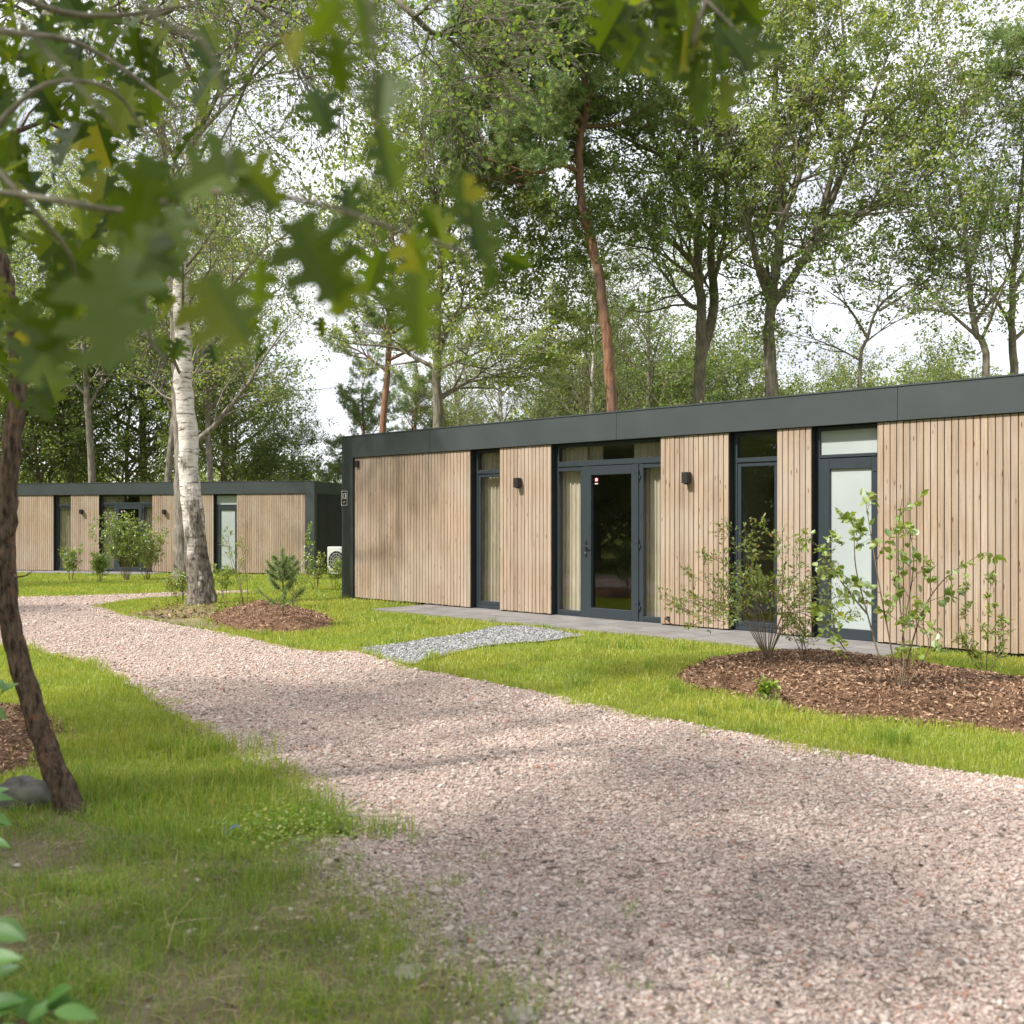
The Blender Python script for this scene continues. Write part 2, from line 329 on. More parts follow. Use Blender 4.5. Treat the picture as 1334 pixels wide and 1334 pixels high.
M['greybark'] = barkmat('grey_bark', (.11,.095,.08), (.30,.265,.225))
M['twig'] = barkmat('shrub_twigs', (.09,.065,.045), (.20,.15,.105), bd=.004)
M['darkbark'] = barkmat('dark_flaking_bark', (.022,.015,.011), (.15,.105,.075), (26, 26, 7), ((.21,.10,.06), .60, .74, 11.0), .03)
# birch bark: white with dark bands, fissured dark base (object origin at the foot)
m, n, o = mat('birch_bark'); oc = objco(n)
sx = n.nodes.new('ShaderNodeSeparateXYZ'); n.links.new(oc, sx.inputs[0])
mr = n.nodes.new('ShaderNodeMapRange'); mr.inputs[1].default_value = 0.2; mr.inputs[2].default_value = 4.2; mr.inputs[3].default_value = -0.10; mr.inputs[4].default_value = 0.28; n.links.new(sx.outputs[2], mr.inputs[0])
bn = noise(n, 1.0, 5, oc, .6, (5, 5, 26)); pn = noise(n, 1.3, 6, oc, .6, (4, 4, 1.5))
wh = ramp(n, [(0.36, (.10,.085,.07)), (0.43, (.50,.46,.41)), (0.6, (.68,.64,.585))], bn)
ad = n.nodes.new('ShaderNodeMath'); ad.operation = 'ADD'; n.links.new(pn, ad.inputs[0]); n.links.new(mr.outputs[0], ad.inputs[1])
msk = ramp(n, [(0.50, (0,0,0)), (0.60, (1,1,1))], ad.outputs[0])
dkb = ramp(n, [(0.38, (.05,.042,.035)), (0.62, (.26,.225,.185))], noise(n, 1.5, 7, oc, .65, (11, 11, 6)))
princ(n, o, mixc(n, dkb, wh, msk), .8, 0, noise(n, 1.5, 7, oc, .65, (11, 11, 8)), .9, .03, .2); M['birchbark'] = m

# ------------------------------------------------------------------ ground regions
PATH_PX = [(-420,781),(25,778),(80,777),(130,775.3),(200,773),(235,771.8),(270,771),(325,769.3),(330,772.5),(290,774),(235,777.5),(185,780.5),(148,785),(128,790),(162,801),(236,816),(280,823),(320,831),(381,845),(422,850),(462,848),(499,860),(532,868),(560,876),(620,886),(720,906),(830,931),(950,953),(1100,981),(1220,1001),(1334,1017),(1480,1040),(1900,1100),(2400,1334),(2400,2100),(1100,2100),(940,1500),(835,1345),(765,1290),(672,1215),(600,1168),(485,1115),(430,1075),(400,1043),(350,1005),(290,978),(240,943),(180,899),(120,868),(60,851),(25,843),(-120,832),(-420,826)]
path_poly = wpoly(PATH_PX, .035, .18, 3)
SHEET_PX = [((x+175, y) if (y > 1150 and x < 1200) else (x+60, y) if (y > 1100 and x < 600) else (x, y)) for x, y in PATH_PX]; sheet_poly = wpoly(SHEET_PX, .06, .12, 3)
GREY_PX = [(464,846),(499,842),(529,837.5),(586,830),(616,823),(652,817),(690,817.5),(762,829),(718,836),(682,838),(622,844),(574,857),(530,868),(499,859)]
grey_poly = wpoly(GREY_PX, .04, .15, 4)
MR_PX = [(872,887),(890,872),(922,860),(959,855),(1010,853),(1068,854),(1122,859),(1176,865),(1231,872),(1274,881),(1334,889),(1440,905),(1480,950),(1430,975),(1334,959),(1285,952),(1213,945),(1158,941),(1104,937),(1053,930),(995,917),(940,903),(893,897)]
ML_PX = [(266,806),(283,797),(314,790.6),(357,789.6),(405,795.7),(438,807.5),(435,817.6),(398,825),(337,826.7),(293,819)]
MF_PX = [(-260,915),(0,918),(50,922),(80,945),(72,975),(45,1008),(0,1022),(-300,1040)]
mulch_polys = [wpoly(MR_PX, .03, .15, 5), wpoly(ML_PX, .04, .2, 6), wpoly(MF_PX, .03, .15, 7)]
SOIL_PX = [(-400,1035),(20,1030),(110,1062),(240,1105),(340,1108),(430,1085),(540,1112),(780,1158),(900,1215),(1010,1290),(1100,1345),(1250,1500),(1500,2100),(-1200,2100)]
soil_poly = wpoly(SOIL_PX, .05, .15, 8)
BS_PX = [(163,801),(200,796),(235,789),(275,788),(286,797),(268,806),(292,819),(278,822),(236,815)]
bs_poly = wpoly(BS_PX, .06, .2, 9)

# ground sheet: fine near, coarse to the horizon
def grid_sheet(name, xs, ys, zf, mt):
    X, Y = np.meshgrid(xs, ys); Z = zf(X, Y); V = np.stack([X, Y, Z], -1).reshape(-1, 3)
    a = len(xs); i = (np.arange(len(ys)-1)[:, None]*a+np.arange(a-1)[None]).ravel()
    g = Geo(); g.add(V, np.stack([i, i+1, i+1+a, i+a], -1)); return g.build(name, mt, smooth=True)
xs = np.concatenate([[-900, -300, -100], np.linspace(-50, 50, 101), [100, 300, 900]])
ys = np.concatenate([[-900, -200, -60], np.linspace(-30, 60, 181), [120, 300, 900]])
tag(grid_sheet('ground', xs, ys, lambda X, Y: gz(X, Y)-0.004, M['ground']), kind='structure')
tag(sheet('birch_soil', bs_poly, M['soil'], 0.012), kind='structure')
tag(sheet('gravel_path', path_poly, M['gravel'], 0.007), kind='structure')
tag(sheet('grey_gravel_path', grey_poly, M['greybed'], 0.016), kind='structure')
def soil_sheet():
    P = np.array(soil_poly); xs = np.arange(P[:, 0].min(), P[:, 0].max(), .045); ys = np.arange(max(1.2, P[:, 1].min()), P[:, 1].max(), .045)
    X, Y = np.meshgrid(xs, ys); ins = inpoly(X, Y, path_poly); d = edge_dist(X, Y, path_poly)*np.where(ins, 1, -1)
    nz = .5*vnoise(X, Y, .35, 41)+.3*vnoise(X, Y, .12, 42)+.2*vnoise(X, Y, .05, 43); gr = smoothstep(-.70, .22, d+.75*(nz-.5))
    Z = .0095+.012*(vnoise(X, Y, .3, 51)-.5)*(1-gr)-.004*0; a = len(xs); V = np.stack([X, Y, Z], -1).reshape(-1, 3)
    i = (np.arange(len(ys)-1)[:, None]*a+np.arange(a-1)[None]).ravel(); Fc = np.stack([i, i+1, i+1+a, i+a], -1); keep = inpoly(V[:, 0], V[:, 1], soil_poly)[Fc].all(1)
    g = Geo(); g.add(V, Fc[keep]); o = g.build('soil_ground', M['soil'], smooth=True); at = o.data.attributes.new('grit', 'FLOAT', 'POINT'); at.data.foreach_set('value', gr.ravel().astype(np.float32)); return tag(o, kind='structure')
soil_sheet()
def mound(name, poly, h, step, seed):
    P = np.array(poly); x0, y0 = P.min(0)-.2; x1, y1 = P.max(0)+.2
    xs = np.arange(x0, x1, step); ys = np.arange(y0, y1, step)
    def zf(X, Y):
        ins = inpoly(X, Y, poly); d = edge_dist(X, Y, poly)*np.where(ins, 1, -1)
        return gz(X, Y)+np.where(d > -.0, h*smoothstep(-.05, .7, d), -.03+0*d)+np.where(ins, .025*(vnoise(X, Y, .22, seed)-.3), 0)
    X, Y = np.meshgrid(xs, ys); Z = zf(X, Y); a = len(xs); V = np.stack([X, Y, Z], -1).reshape(-1, 3)
    i = (np.arange(len(ys)-1)[:, None]*a+np.arange(a-1)[None]).ravel(); Fc = np.stack([i, i+1, i+1+a, i+a], -1)
    keep = (inpoly(V[:, 0], V[:, 1], poly)[Fc]).any(1); g = Geo(); g.add(V, Fc[keep])
    o = g.build(name, M['mulch'], smooth=True); tag(o, kind='structure'); return zf
bed_h = []
for k, (po, h, st) in enumerate(zip(mulch_polys, (.13, .16, .08), (.09, .12, .07))):
    bed_h.append(mound('mulch_bed', po, h, st, 20+k))
def ground_z(x, y):
    for po, zf in zip(mulch_polys, bed_h):
        if inpoly(np.array([x]), np.array([y]), po)[0]: return float(zf(np.array([x]), np.array([y]))[0])
    return float(gz(x, y))
def foot(px, py):
    p = at(px, py); 
    for _ in range(4):
        z = ground_z(p.x, p.y); Y = (CH-z)*F/(py-HOR); p = Vector(((px-667)/F*Y, Y, z))
    return p

# ------------------------------------------------------------------ chalet
H = 3.0; FB = 2.61; LEN = 13.0; DEP = 6.0
U1 = Vector((.7218, -.692)).normalized(); O1 = Vector((-3.143, 19.06))
def S(px):
    # distance along the facade of the near chalet seen at column px
    k = (px-667)/F; return (k*O1.y-O1.x)/(U1.x-k*U1.y)
def dup(root, loc, rz, skip=()):
    r = root.copy(); COL.objects.link(r); r.location = loc; r.rotation_euler = (0, 0, rz)
    def rec(o, p):
        for ch in o.children:
            if ch.name.split('.')[0] in skip: continue
            c = ch.copy(); COL.objects.link(c); c.parent = p; rec(ch, c)
    rec(root, r); return r
house = empty('chalet', (O1.x, O1.y, 0), math.atan2(U1.y, U1.x))
tag(house, 'long flat roofed timber chalet with the number 13 on its corner post', 'chalet', 'timber clad chalets')
rg = random.Random(11)
def cladding(x0, x1):
    g = Geo(); n = max(1, round((x1-x0)/.0785)); pw = (x1-x0)/n
    for i in range(n):
        a = x0+i*pw+.0045; b = x0+(i+1)*pw-.0045; dz = rg.uniform(-.004, .004); dy = rg.uniform(-.002, .002)
        g.bbox(a, b, dy, .024+dy, .045+dz, FB-.006, .003)
    o = g.build('timber_cladding', M['wood'], house)
# fascia: separate sheets with joints
g = Geo(); js = [0.0, S(562), S(805), S(1171), LEN]
for a, b in zip(js[:-1], js[1:]): g.bbox(a+.002, b-.002, -.035, .0, FB, H, .002)
g.box(.0, LEN, .002, .30, FB+.004, H-.004)
g.bbox(0, .05, .3, DEP, FB, H, .002); g.bbox(LEN-.05, LEN, .3, DEP, FB, H, .002); g.box(.05, LEN-.05, DEP-.05, DEP, FB, H-.003)
g.box(-.012, LEN+.012, -.045, .06, H, H+.018)
fas = g.build('fascia', M['fascia'], house)
g = Geo(); g.box(.05, LEN-.05, .3, DEP-.05, FB+.12, FB+.27); rf = g.build('roof', M['black'], house)
# sedum along the roof edge
rs = np.random.RandomState(5)
def quads(c, size, rs, aspect=.6, flat=0.0, fold=False, direc=None):
    n = len(c); a = rs.normal(size=(n, 3)); 
    if direc is not None: a = a*.45+direc
    a[:, 2] *= (1-flat*.8); a /= np.linalg.norm(a, axis=1)[:, None]+1e-9
    b = np.cross(a, rs.normal(size=(n, 3))+np.array([0, 0, flat*3])); b /= np.linalg.norm(b, axis=1)[:, None]+1e-9
    s = np.broadcast_to(np.asarray(size), (n,))[:, None]
    V = np.stack([c-a*s*.5, c+b*s*.5*aspect-a*s*.05, c+a*s*.5, c-b*s*.5*aspect-a*s*.05], 1).reshape(-1, 3)
    return V, (np.arange(n)[:, None]*4+np.arange(4)[None])
n_ = 5000; c = np.stack([rs.uniform(.05, LEN-.05, n_), rs.uniform(.06, 1.6, n_)**1.0, H-.02+rs.gamma(1.5, .016, n_)], -1)
g = Geo(); g.box(.05, LEN-.05, .06, DEP-.06, FB+.27, H-.02); g.add(*quads(c, rs.uniform(.02, .05, n_), rs)); g.build('roof_sedum', M['sedum'], rf)
WX = [(S(612.5), S(651)), (S(717.5), S(860.5)), (S(949), S(1012)), (S(1057), S(1142.5))]
for a, b in ((S(462), WX[0][0]), (WX[0][1], WX[1][0]), (WX[1][1], WX[2][0]), (WX[2][1], WX[3][0]), (WX[3][1], LEN-S(461.5))): cladding(a, b)
pw_ = S(461)
for a, b in ((0, pw_), (LEN-pw_, LEN)):
    g = Geo(); g.bbox(a, b, -.034, .12, -.02, FB-.001, .003); g.build('corner_post', M['fascia'], house)
# wall backing with openings
g = Geo(); ed = [pw_]+[v for p_ in WX for v in p_]+[LEN-pw_]
for i in range(0, len(ed), 2): g.box(ed[i]+.0, ed[i+1]-.0, .027, .20, .0, FB)
g.box(pw_, LEN-pw_, .121, .25, -.05, .028)
g.build('facade_wall', M['black'], house)
def ribwall(x, sgn):
    g = Geo(); y = .13
    while y < DEP: g.bbox(x-.0 if sgn > 0 else x-.03, x+.03 if sgn > 0 else x, y, y+.055, .0, FB-.01, .004); y += .09
    g.box(x-.10 if sgn > 0 else x+.002, x-.002 if sgn > 0 else x+.10, .125, DEP, 0, FB-.012)
    g.build('side_wall', M['rib'], house)
ribwall(LEN-.035, 1); ribwall(.035, -1)
g = Geo(); g.box(.14, LEN-.14, DEP-.1, DEP, 0, FB); g.build('rear_wall', M['rib'], house)
g = Geo(); g.box(.15, LEN-.15, .26, DEP-.12, -.02, .03); g.build('room_floor', M['roomfloor'], house)
g = Geo(); g.box(.15, LEN-.15, .31, DEP-.12, FB-.04, FB+.08); g.box(.15, LEN-.15, 3.6, 3.7, .03, FB-.05); g.box(8.0, 8.1, .26, 3.6, .03, FB-.05); g.build('room_wall', M['room'], house)
FY = .115
def frame(g, x0, x1, z0, z1, t, y0=FY, d=.07, tb=None):
    tb = tb or t; g.bbox(x0, x0+t, y0, y0+d, z0, z1, .004); g.bbox(x1-t, x1, y0, y0+d, z0, z1, .004)
    g.bbox(x0+t-.001, x1-t+.001, y0+.001, y0+d-.001, z1-t, z1-.0005, .004); g.bbox(x0+t-.001, x1-t+.001, y0+.001, y0+d-.001, z0+.0005, z0+tb, .004)
def pane(x0, x1, z0, z1, parent, y=FY+.035, mt='glass'):
    g = Geo(); g.box(x0, x1, y, y+.006, z0, z1); return g.build('pane', M[mt], parent)
def curtain(x0, x1, z0, z1, seed, y=.36, wl=.085):
    r = random.Random(seed); n = int((x1-x0)/.008)+2; xs = np.linspace(x0, x1, n)
    ph = np.cumsum(np.array([r.uniform(.6, 1.4) for _ in range(n)])*.008/wl*2*math.pi)
    am = .022+.010*np.sin(xs*5+seed); zs = np.linspace(z0, z1, 9); V = []
    for z in zs:
        k = .75+.25*(z1-z)/(z1-z0); yy = y+am*k*np.sin(ph+.25*math.sin(z*2+seed)); V.append(np.stack([xs, yy, np.full(n, z)], -1))
    V = np.concatenate(V); i = (np.arange(8)[:, None]*n+np.arange(n-1)[None]).ravel()
    g = Geo(); g.add(V, np.stack([i, i+1, i+1+n, i+n], -1)); V2 = V.copy(); V2[:, 1] += .004; g.add(V2, np.stack([i, i+n, i+1+n, i+1], -1))
    return g.build('curtain', M['curtain'], house, smooth=True)
def hinge(parent, x, z):
    g = Geo(); tube(g, [(x, FY-.022, z-.07), (x, FY-.022, z+.07)], [.011, .011], 8); g.bbox(x-.06, x-.005, FY-.021, FY-.004, z+.02, z+.06, .003); g.bbox(x+.005, x+.035, FY-.021, FY-.004, z-.05, z-.0, .003)
    g.build('hinge', M['frame'], parent)
def handle(parent, x, z, sgn=1):
    g = Geo(); g.bbox(x-.017, x+.017, FY-.028, FY-.014, z-.13, z+.11, .004)
    tube(g, [(x, FY-.02, z+.02), (x, FY-.06, z+.02), (x+sgn*.01, FY-.068, z+.02), (x+sgn*.12, FY-.068, z+.018)], [.010, .010, .010, .009], 8); g.build('handle', M['blackmetal'], parent)
    g = Geo(); tube(g, [(x, FY-.034, z-.075), (x, FY-.027, z-.075)], [.010, .010], 10); g.bbox(x-.004, x+.004, FY-.035, FY-.028, z-.10, z-.075, .001); g.build('keyhole', M['steel'], parent)
# window 1 (slim, curtains)
def slim_window(a, b, closed):
    g = Geo(); frame(g, a+.004, b-.001, .03, FB-.004, .055); g.bbox(a+.05, b-.05, FY-.004, FY+.072, 2.215, 2.275, .004)
    wf = g.build('window', M['frame'], house)
    g = Geo(); frame(g, a+.058, b-.055, .088, 2.212, .052, FY+.012, .05, .06); g.build('sash', M['frame'], wf)
    pane(a+.105, b-.10, .145, 2.165, wf); pane(a+.055, b-.052, 2.27, FB-.055, wf, FY+.03)
    return wf
slim_window(*WX[0], True)
curtain(WX[0][0]-.35, WX[0][1]+.12, .06, FB-.05, 1, .29)
slim_window(*WX[2], False)
curtain(WX[2][0]-.62, WX[2][0]-.28, .06, FB-.05, 7, .5)
# door set
a, b = WX[1]; d0, d1 = S(751.5), S(826)
g = Geo(); frame(g, a+.004, b-.001, .02, FB-.004, .055); g.bbox(a+.05, b-.05, FY-.012, FY+.072, 2.265, 2.345, .004)
g.bbox(d0-.03, d0+.0, FY+.002, FY+.07, .07, 2.266, .003); g.bbox(d1+.0, d1+.075, FY-.002, FY+.07, .021, 2.266, .003)
g.bbox(a+.05, d0-.029, FY+.001, FY+.07, .022, .11, .003); g.bbox(d1+.074, b-.05, FY+.001, FY+.07, .022, .11, .003); g.bbox(a+.05, d0-.029, FY+.004, FY+.07, 2.20, 2.266, .003); g.bbox(d1+.074, b-.05, FY+.004, FY+.07, 2.20, 2.266, .003)
df = g.build('door_frame', M['frame'], house)
pane(a+.055, d0-.028, .10, 2.21, df); pane(d1+.073, b-.052, .10, 2.21, df); pane(a+.055, b-.052, 2.34, FB-.055, df, FY+.03)
g = Geo(); gx0, gx1 = S(764), S(816.5); y0 = FY-.014; y1 = FY+.055
g.bbox(d0+.003, gx0, y0, y1, .03, 2.258, .004); g.bbox(gx1, d1-.003, y0, y1, .03, 2.258, .004); g.bbox(gx0-.001, gx1+.001, y0+.001, y1-.001, 2.125, 2.257, .004); g.bbox(gx0-.001, gx1+.001, y0+.001, y1-.001, .031, .175, .004)
dr = g.build('door', M['frame'], house); pane(gx0-.006, gx1+.006, .17, 2.13, dr)
handle(dr, (d0+gx0)/2, 1.06, 1)
for z in (.25, 1.12, 2.10): hinge(dr, d1+.0, z)
g = Geo(); cx, cz = gx0+.07, 2.06; k = 20
g.add([(cx+.034*math.cos(t*2*math.pi/k), FY+.031, cz+.034*math.sin(t*2*math.pi/k)) for t in range(k)]+[(cx+.034*math.cos(t*2*math.pi/k), FY+.033, cz+.034*math.sin(t*2*math.pi/k)) for t in range(k)], [tuple(range(k))]+[(t, t+k, (t+1) % k+k, (t+1) % k) for t in range(k)])
st = g.build('sticker', M['red'], dr)
g = Geo(); g.bbox(cx-.012, cx+.012, FY+.0285, FY+.0305, cz-.02, cz+.022, .0005); g.bbox(cx-.022, cx-.013, FY+.0285, FY+.0305, cz-.02, cz+.005, .0005); g.bbox(cx+.013, cx+.022, FY+.0285, FY+.0305, cz-.02, cz+.005, .0005)
g.build('sticker_emblem', M['signw'], dr); g = Geo(); g.box(cx-.031, cx+.031, FY+.0297, FY+.0306, cz-.0545, cz-.0535)
for i in range(5): g.bbox(cx-.03+i*.0125, cx-.0215+i*.0125, FY+.0285, FY+.0305, cz-.068, cz-.054, .0005)
g.build('sticker_lettering', M['signw'], dr)
curtain(a-.30, d0-.03, .05, FB-.04, 2, .29); curtain(a-.2, d0+.22, 2.3, FB-.04, 21, .36, .07); curtain(d1-.22, b+.10, .05, FB-.04, 3, .29)
# frosted door
a, b = WX[3]
g = Geo(); frame(g, a+.004, b-.001, .02, FB-.004, .05); g.bbox(a+.05, b-.05, FY-.006, FY+.072, 2.225, 2.265, .004); f2 = g.build('door_frame', M['frame'], house)
pane(a+.052, b-.049, 2.26, FB-.052, f2, FY+.03, 'frost')
gx0, gx1 = S(1075.5), S(1130); g = Geo(); l0, l1 = a+.04, b-.012
g.bbox(l0, gx0, y0, y1, .03, 2.215, .004); g.bbox(gx1, l1, y0, y1, .03, 2.215, .004); g.bbox(gx0-.001, gx1+.001, y0+.001, y1-.001, 2.085, 2.214, .004); g.bbox(gx0-.001, gx1+.001, y0+.001, y1-.001, .031, .16, .004)
d2 = g.build('door', M['frame'], house); pane(gx0-.005, gx1+.005, .155, 2.09, d2, FY+.02, 'frost'); handle(d2, (l0+gx0)/2, 1.04, 1)
for z in (.25, 1.12, 2.02): hinge(d2, l1-.02, z)
# lamps, sensor, tap, sign
def zat(px, py): 
    s = S(px); Y = O1.y+U1.y*s; return CH+(HOR-py)/F*Y
for px, py in ((677.5, 629), (897.5, 622.5)):
    s = S(px); z = zat(px, py); g = Geo(); g.bbox(s-.045, s+.045, -.115, -.012, z-.075, z+.075, .005); lm = g.build('wall_lamp', M['blackmetal'], house)
    g = Geo(); g.bbox(s-.03, s+.03, -.014, -.001, z-.05, z+.05, .002); tube(g, [(s, -.062, z-.088), (s, -.062, z-.074)], [.026, .030], 12); g.build('lamp_socket', M['black'], lm)
s = S(466); z = zat(466, 604.5); g = Geo(); g.bbox(s-.03, s+.05, -.05, -.001, z-.06, z+.06, .006); g.build('motion_sensor', M['blackmetal'], house)
s = S(874); g = Geo(); g.bbox(s-.06, s-.02, -.03, -.001, .10, .15, .004); tube(g, [(s-.04, -.02, .125), (s-.04, -.07, .125), (s+.03, -.075, .11)], [.016, .014, .012], 8); g.build('outdoor_tap', M['blackmetal'], house)
s = .094; z = zat(451.5, 649)
g = Geo(); g.bbox(s-.088, s+.088, -.042, -.036, z-.135, z+.135, .002); sg = g.build('number_sign', M['blackmetal'], house)
g = Geo()
for q in ((s-.088, s+.088, z+.127, z+.135), (s-.088, s+.088, z-.135, z-.127), (s-.088, s-.081, z-.127, z+.127), (s+.081, s+.088, z-.127, z+.127)): g.box(q[0], q[1], -.046, -.0425, q[2], q[3])
g.build('sign_border', M['signw'], sg)
cu = bpy.data.curves.new('digits', 'FONT'); cu.body = '13'; cu.size = .145; cu.extrude = .0012; cu.offset = .0035; cu.align_x = 'CENTER'
to = bpy.data.objects.new('digits_tmp', cu); COL.objects.link(to); bpy.context.view_layer.update()
me = bpy.data.meshes.new_from_object(to.evaluated_get(bpy.context.evaluated_depsgraph_get())); bpy.data.objects.remove(to)
me.transform(Matrix.Translation((s, -.046, z-.01))@Matrix.Rotation(R(90), 4, 'X')); me.materials.clear(); me.materials.append(M['signw'])
dg = bpy.data.objects.new('digits', me); COL.objects.link(dg); dg.parent = sg
g = Geo(); tube(g, [(s-.032+i*.008, -.046, z-.085+.012*math.sin(i*1.6)+i*.003) for i in range(9)], [.0035]*9, 5)
g.build('emblem', M['signw'], sg)
U2 = Vector((10.65, -2.53)).normalized(); O2 = Vector((-6.29, 32.67))-U2*LEN
h2 = dup(house, (O2.x, O2.y, -.30), math.atan2(U2.y, U2.x), skip=('number_sign', 'outdoor_tap'))
h2['label'] = 'distant flat roofed timber chalet standing behind the white birch trunk'
# paving in front of each chalet (own origin so slab joints run with the facade)
def paving(x0, x1, y0, y1, src, z):
    g = Geo(); g.box(x0, x1, y0, y1, -.06, .028); o = g.build('paving', M['slab']); o.location = (src.location.x, src.location.y, z); o.rotation_euler = src.rotation_euler
    return tag(o, kind='structure')
paving(S(556), S(1200), -1.22, .115, house, 0)
paving(.3, S(900), -1.2, .115, h2, -.30)
def in_house(x, y, pad=0.0):
    r = np.zeros(np.shape(x), bool)
    for O, U in ((O1, U1), (O2, U2)):
        dx = x-O.x; dy = y-O.y; s = dx*U.x+dy*U.y; t = -dx*U.y+dy*U.x
        r |= (s > -.05-pad) & (s < LEN+.05) & (t > -.02-pad) & (t < DEP)
    return r
def in_paving(x, y):
    r = np.zeros(np.shape(x), bool)
    for O, U, a, b in ((O1, U1, S(556), S(1200)), (O2, U2, .3, S(900))):
        dx = x-O.x; dy = y-O.y; s = dx*U.x+dy*U.y; t = -dx*U.y+dy*U.x
        r |= (s > a) & (s < b) & (t > -1.20) & (t < .1)
    return r

# ------------------------------------------------------------------ ground cover
def scatter(n, y0, y1, dens, rs, xr=.62):
    # candidates over the wedge the place is seen in; dens(y) per square metre
    ys = np.linspace(y0, y1, 60); out = []
    for a, b in zip(ys[:-1], ys[1:]):
        ym = (a+b)/2; wdt = xr*ym*2+2.0; k = int(dens(ym)*(b-a)*wdt)
        out.append(np.stack([rs.uniform(-wdt/2, wdt/2, k), rs.uniform(a, b, k)], -1))
    return np.concatenate(out)
ICO = np.array([(0,0,1)]+[(.894*math.cos(t*2*math.pi/5), .894*math.sin(t*2*math.pi/5), .447) for t in range(5)]+[(.894*math.cos((t+.5)*2*math.pi/5), .894*math.sin((t+.5)*2*math.pi/5), -.447) for t in range(5)]+[(0,0,-1)])
ICF = np.array([(0,1+i,1+(i+1) % 5) for i in range(5)]+[(1+i,6+i,1+(i+1) % 5) for i in range(5)]+[(1+(i+1) % 5,6+i,6+(i+1) % 5) for i in range(5)]+[(6+i,11,6+(i+1) % 5) for i in range(5)])
def stones(name, P, rad, mt, rs, dz, flat=.62):
    n = len(P); th = rs.uniform(0, 6.28, n); sx = rs.uniform(.8, 1.35, n); sy = rs.uniform(.65, 1.0, n); sz = rs.uniform(.45, .8, n)*flat/.62
    B = ICO[None]*(1+rs.uniform(-.22, .22, (n, 12, 1))); B = B*np.stack([sx, sy, sz], -1)[:, None]*rad[:, None, None]
    c, s = np.cos(th)[:, None], np.sin(th)[:, None]; X = B[..., 0]*c-B[..., 1]*s; Y = B[..., 0]*s+B[..., 1]*c
    tl = rs.uniform(-.4, .4, (n, 1)); V = np.stack([X+P[:, 0:1], Y+P[:, 1:2], B[..., 2]+X*tl+dz[:, None]+rad[:, None]*.25], -1)
    g = Geo(); g.add(V.reshape(-1, 3), (ICF[None]+np.arange(n)[:, None, None]*12).reshape(-1, 3)); return g.build(name, mt)
rs = np.random.RandomState(1)
P = scatter(0, 2.3, 21, lambda y: 6400*min(1, (4.0/y)**1.4), rs, .56)
de_ = edge_dist(P[:, 0], P[:, 1], path_poly); ins = inpoly(P[:, 0], P[:, 1], path_poly); nearsoil = inpoly(P[:, 0], P[:, 1], soil_poly)
sd_ = np.where(ins, de_, -de_); nz_ = .5*vnoise(P[:, 0], P[:, 1], .35, 41)+.3*vnoise(P[:, 0], P[:, 1], .12, 42)+.2*vnoise(P[:, 0], P[:, 1], .05, 43)
soft = smoothstep(-.75, .25, sd_+.65*(nz_-.5))**1.3
P = P[np.where(nearsoil, rs.rand(len(P)) < soft, ins)]
rad = rs.gamma(5, 1/5., len(P))*.0058*np.maximum(1, P[:, 1]/4.2)**.30
big = rs.rand(len(P)) < .02; rad[big] *= 1.8
tag(stones('gravel_stones', P, rad, M['pebble'], rs, gz(P[:, 0], P[:, 1])+.008), 'loose pinkish gravel stones covering the driveway', 'gravel', kind='stuff')
P = scatter(0, 2.3, 7.5, lambda y: 3600, rs, .62); P = P[~inpoly(P[:, 0], P[:, 1], path_poly)]
dpe = edge_dist(P[:, 0], P[:, 1], path_poly); insoil = inpoly(P[:, 0], P[:, 1], soil_poly)
P = P[rs.rand(len(P)) < np.where(insoil, .25*np.exp(-dpe/.4)+.04, .35*np.exp(-dpe/.05))]
rad = rs.gamma(3, 1/3., len(P))*.0052
tag(stones('soil_pebbles', P, rad, M['soilpebble'], rs, np.full(len(P), .009)), 'scattered pebbles and grit on the bare soil in the foreground', 'pebbles', kind='stuff')
P = scatter(0, 9, 16, lambda y: 1500, rs, .3); P = P[inpoly(P[:, 0], P[:, 1], grey_poly)]
tag(stones('grey_gravel_stones', P, rs.uniform(.007, .016, len(P)), M['greypebble'], rs, np.full(len(P), .016)), 'grey crushed stone on the short path to the chalet door', 'gravel', kind='stuff')
# bark chips
ch = []
for k, (po, zf) in enumerate(zip(mulch_polys, bed_h)):
    A = np.array(po); x0, y0 = A.min(0); x1, y1 = A.max(0); nn = int((x1-x0)*(y1-y0)*(3000, 1200, 2400)[k])
    P = np.stack([rs.uniform(x0-.1, x1+.1, nn), rs.uniform(y0-.1, y1+.1, nn)], -1); P = P[inpoly(P[:, 0], P[:, 1], po) | ((edge_dist(P[:, 0], P[:, 1], po) < .08) & (rs.rand(len(P)) < .3))]
    z = np.maximum(zf(P[:, 0], P[:, 1]), gz(P[:, 0], P[:, 1]))+rs.uniform(.002, .02, len(P)); ch.append(np.column_stack([P, z]))
P = np.concatenate(ch); V, Fq = quads(P, rs.gamma(4, .0065, len(P))+.006, rs, .33, .7); g = Geo(); g.add(V, Fq)
tag(g.build('bark_mulch', M['chip']), 'brown bark chips covering the planting beds', 'bark mulch', kind='stuff')
P = np.stack([rs.uniform(-8, -4.5, 2600), rs.uniform(15, 19.5, 2600)], -1); P = P[inpoly(P[:, 0], P[:, 1], bs_poly) | (np.hypot(P[:, 0]+5.3, P[:, 1]-17.2) < .8)]
V, Fq = quads(np.column_stack([P, np.full(len(P), .03)]), rs.uniform(.03, .08, len(P)), rs, .5, .7); g = Geo(); g.add(V, Fq); tag(g.build('leaf_litter', M['chip']), 'dead leaves and bark bits round the foot of the birch', 'leaf litter', kind='stuff')
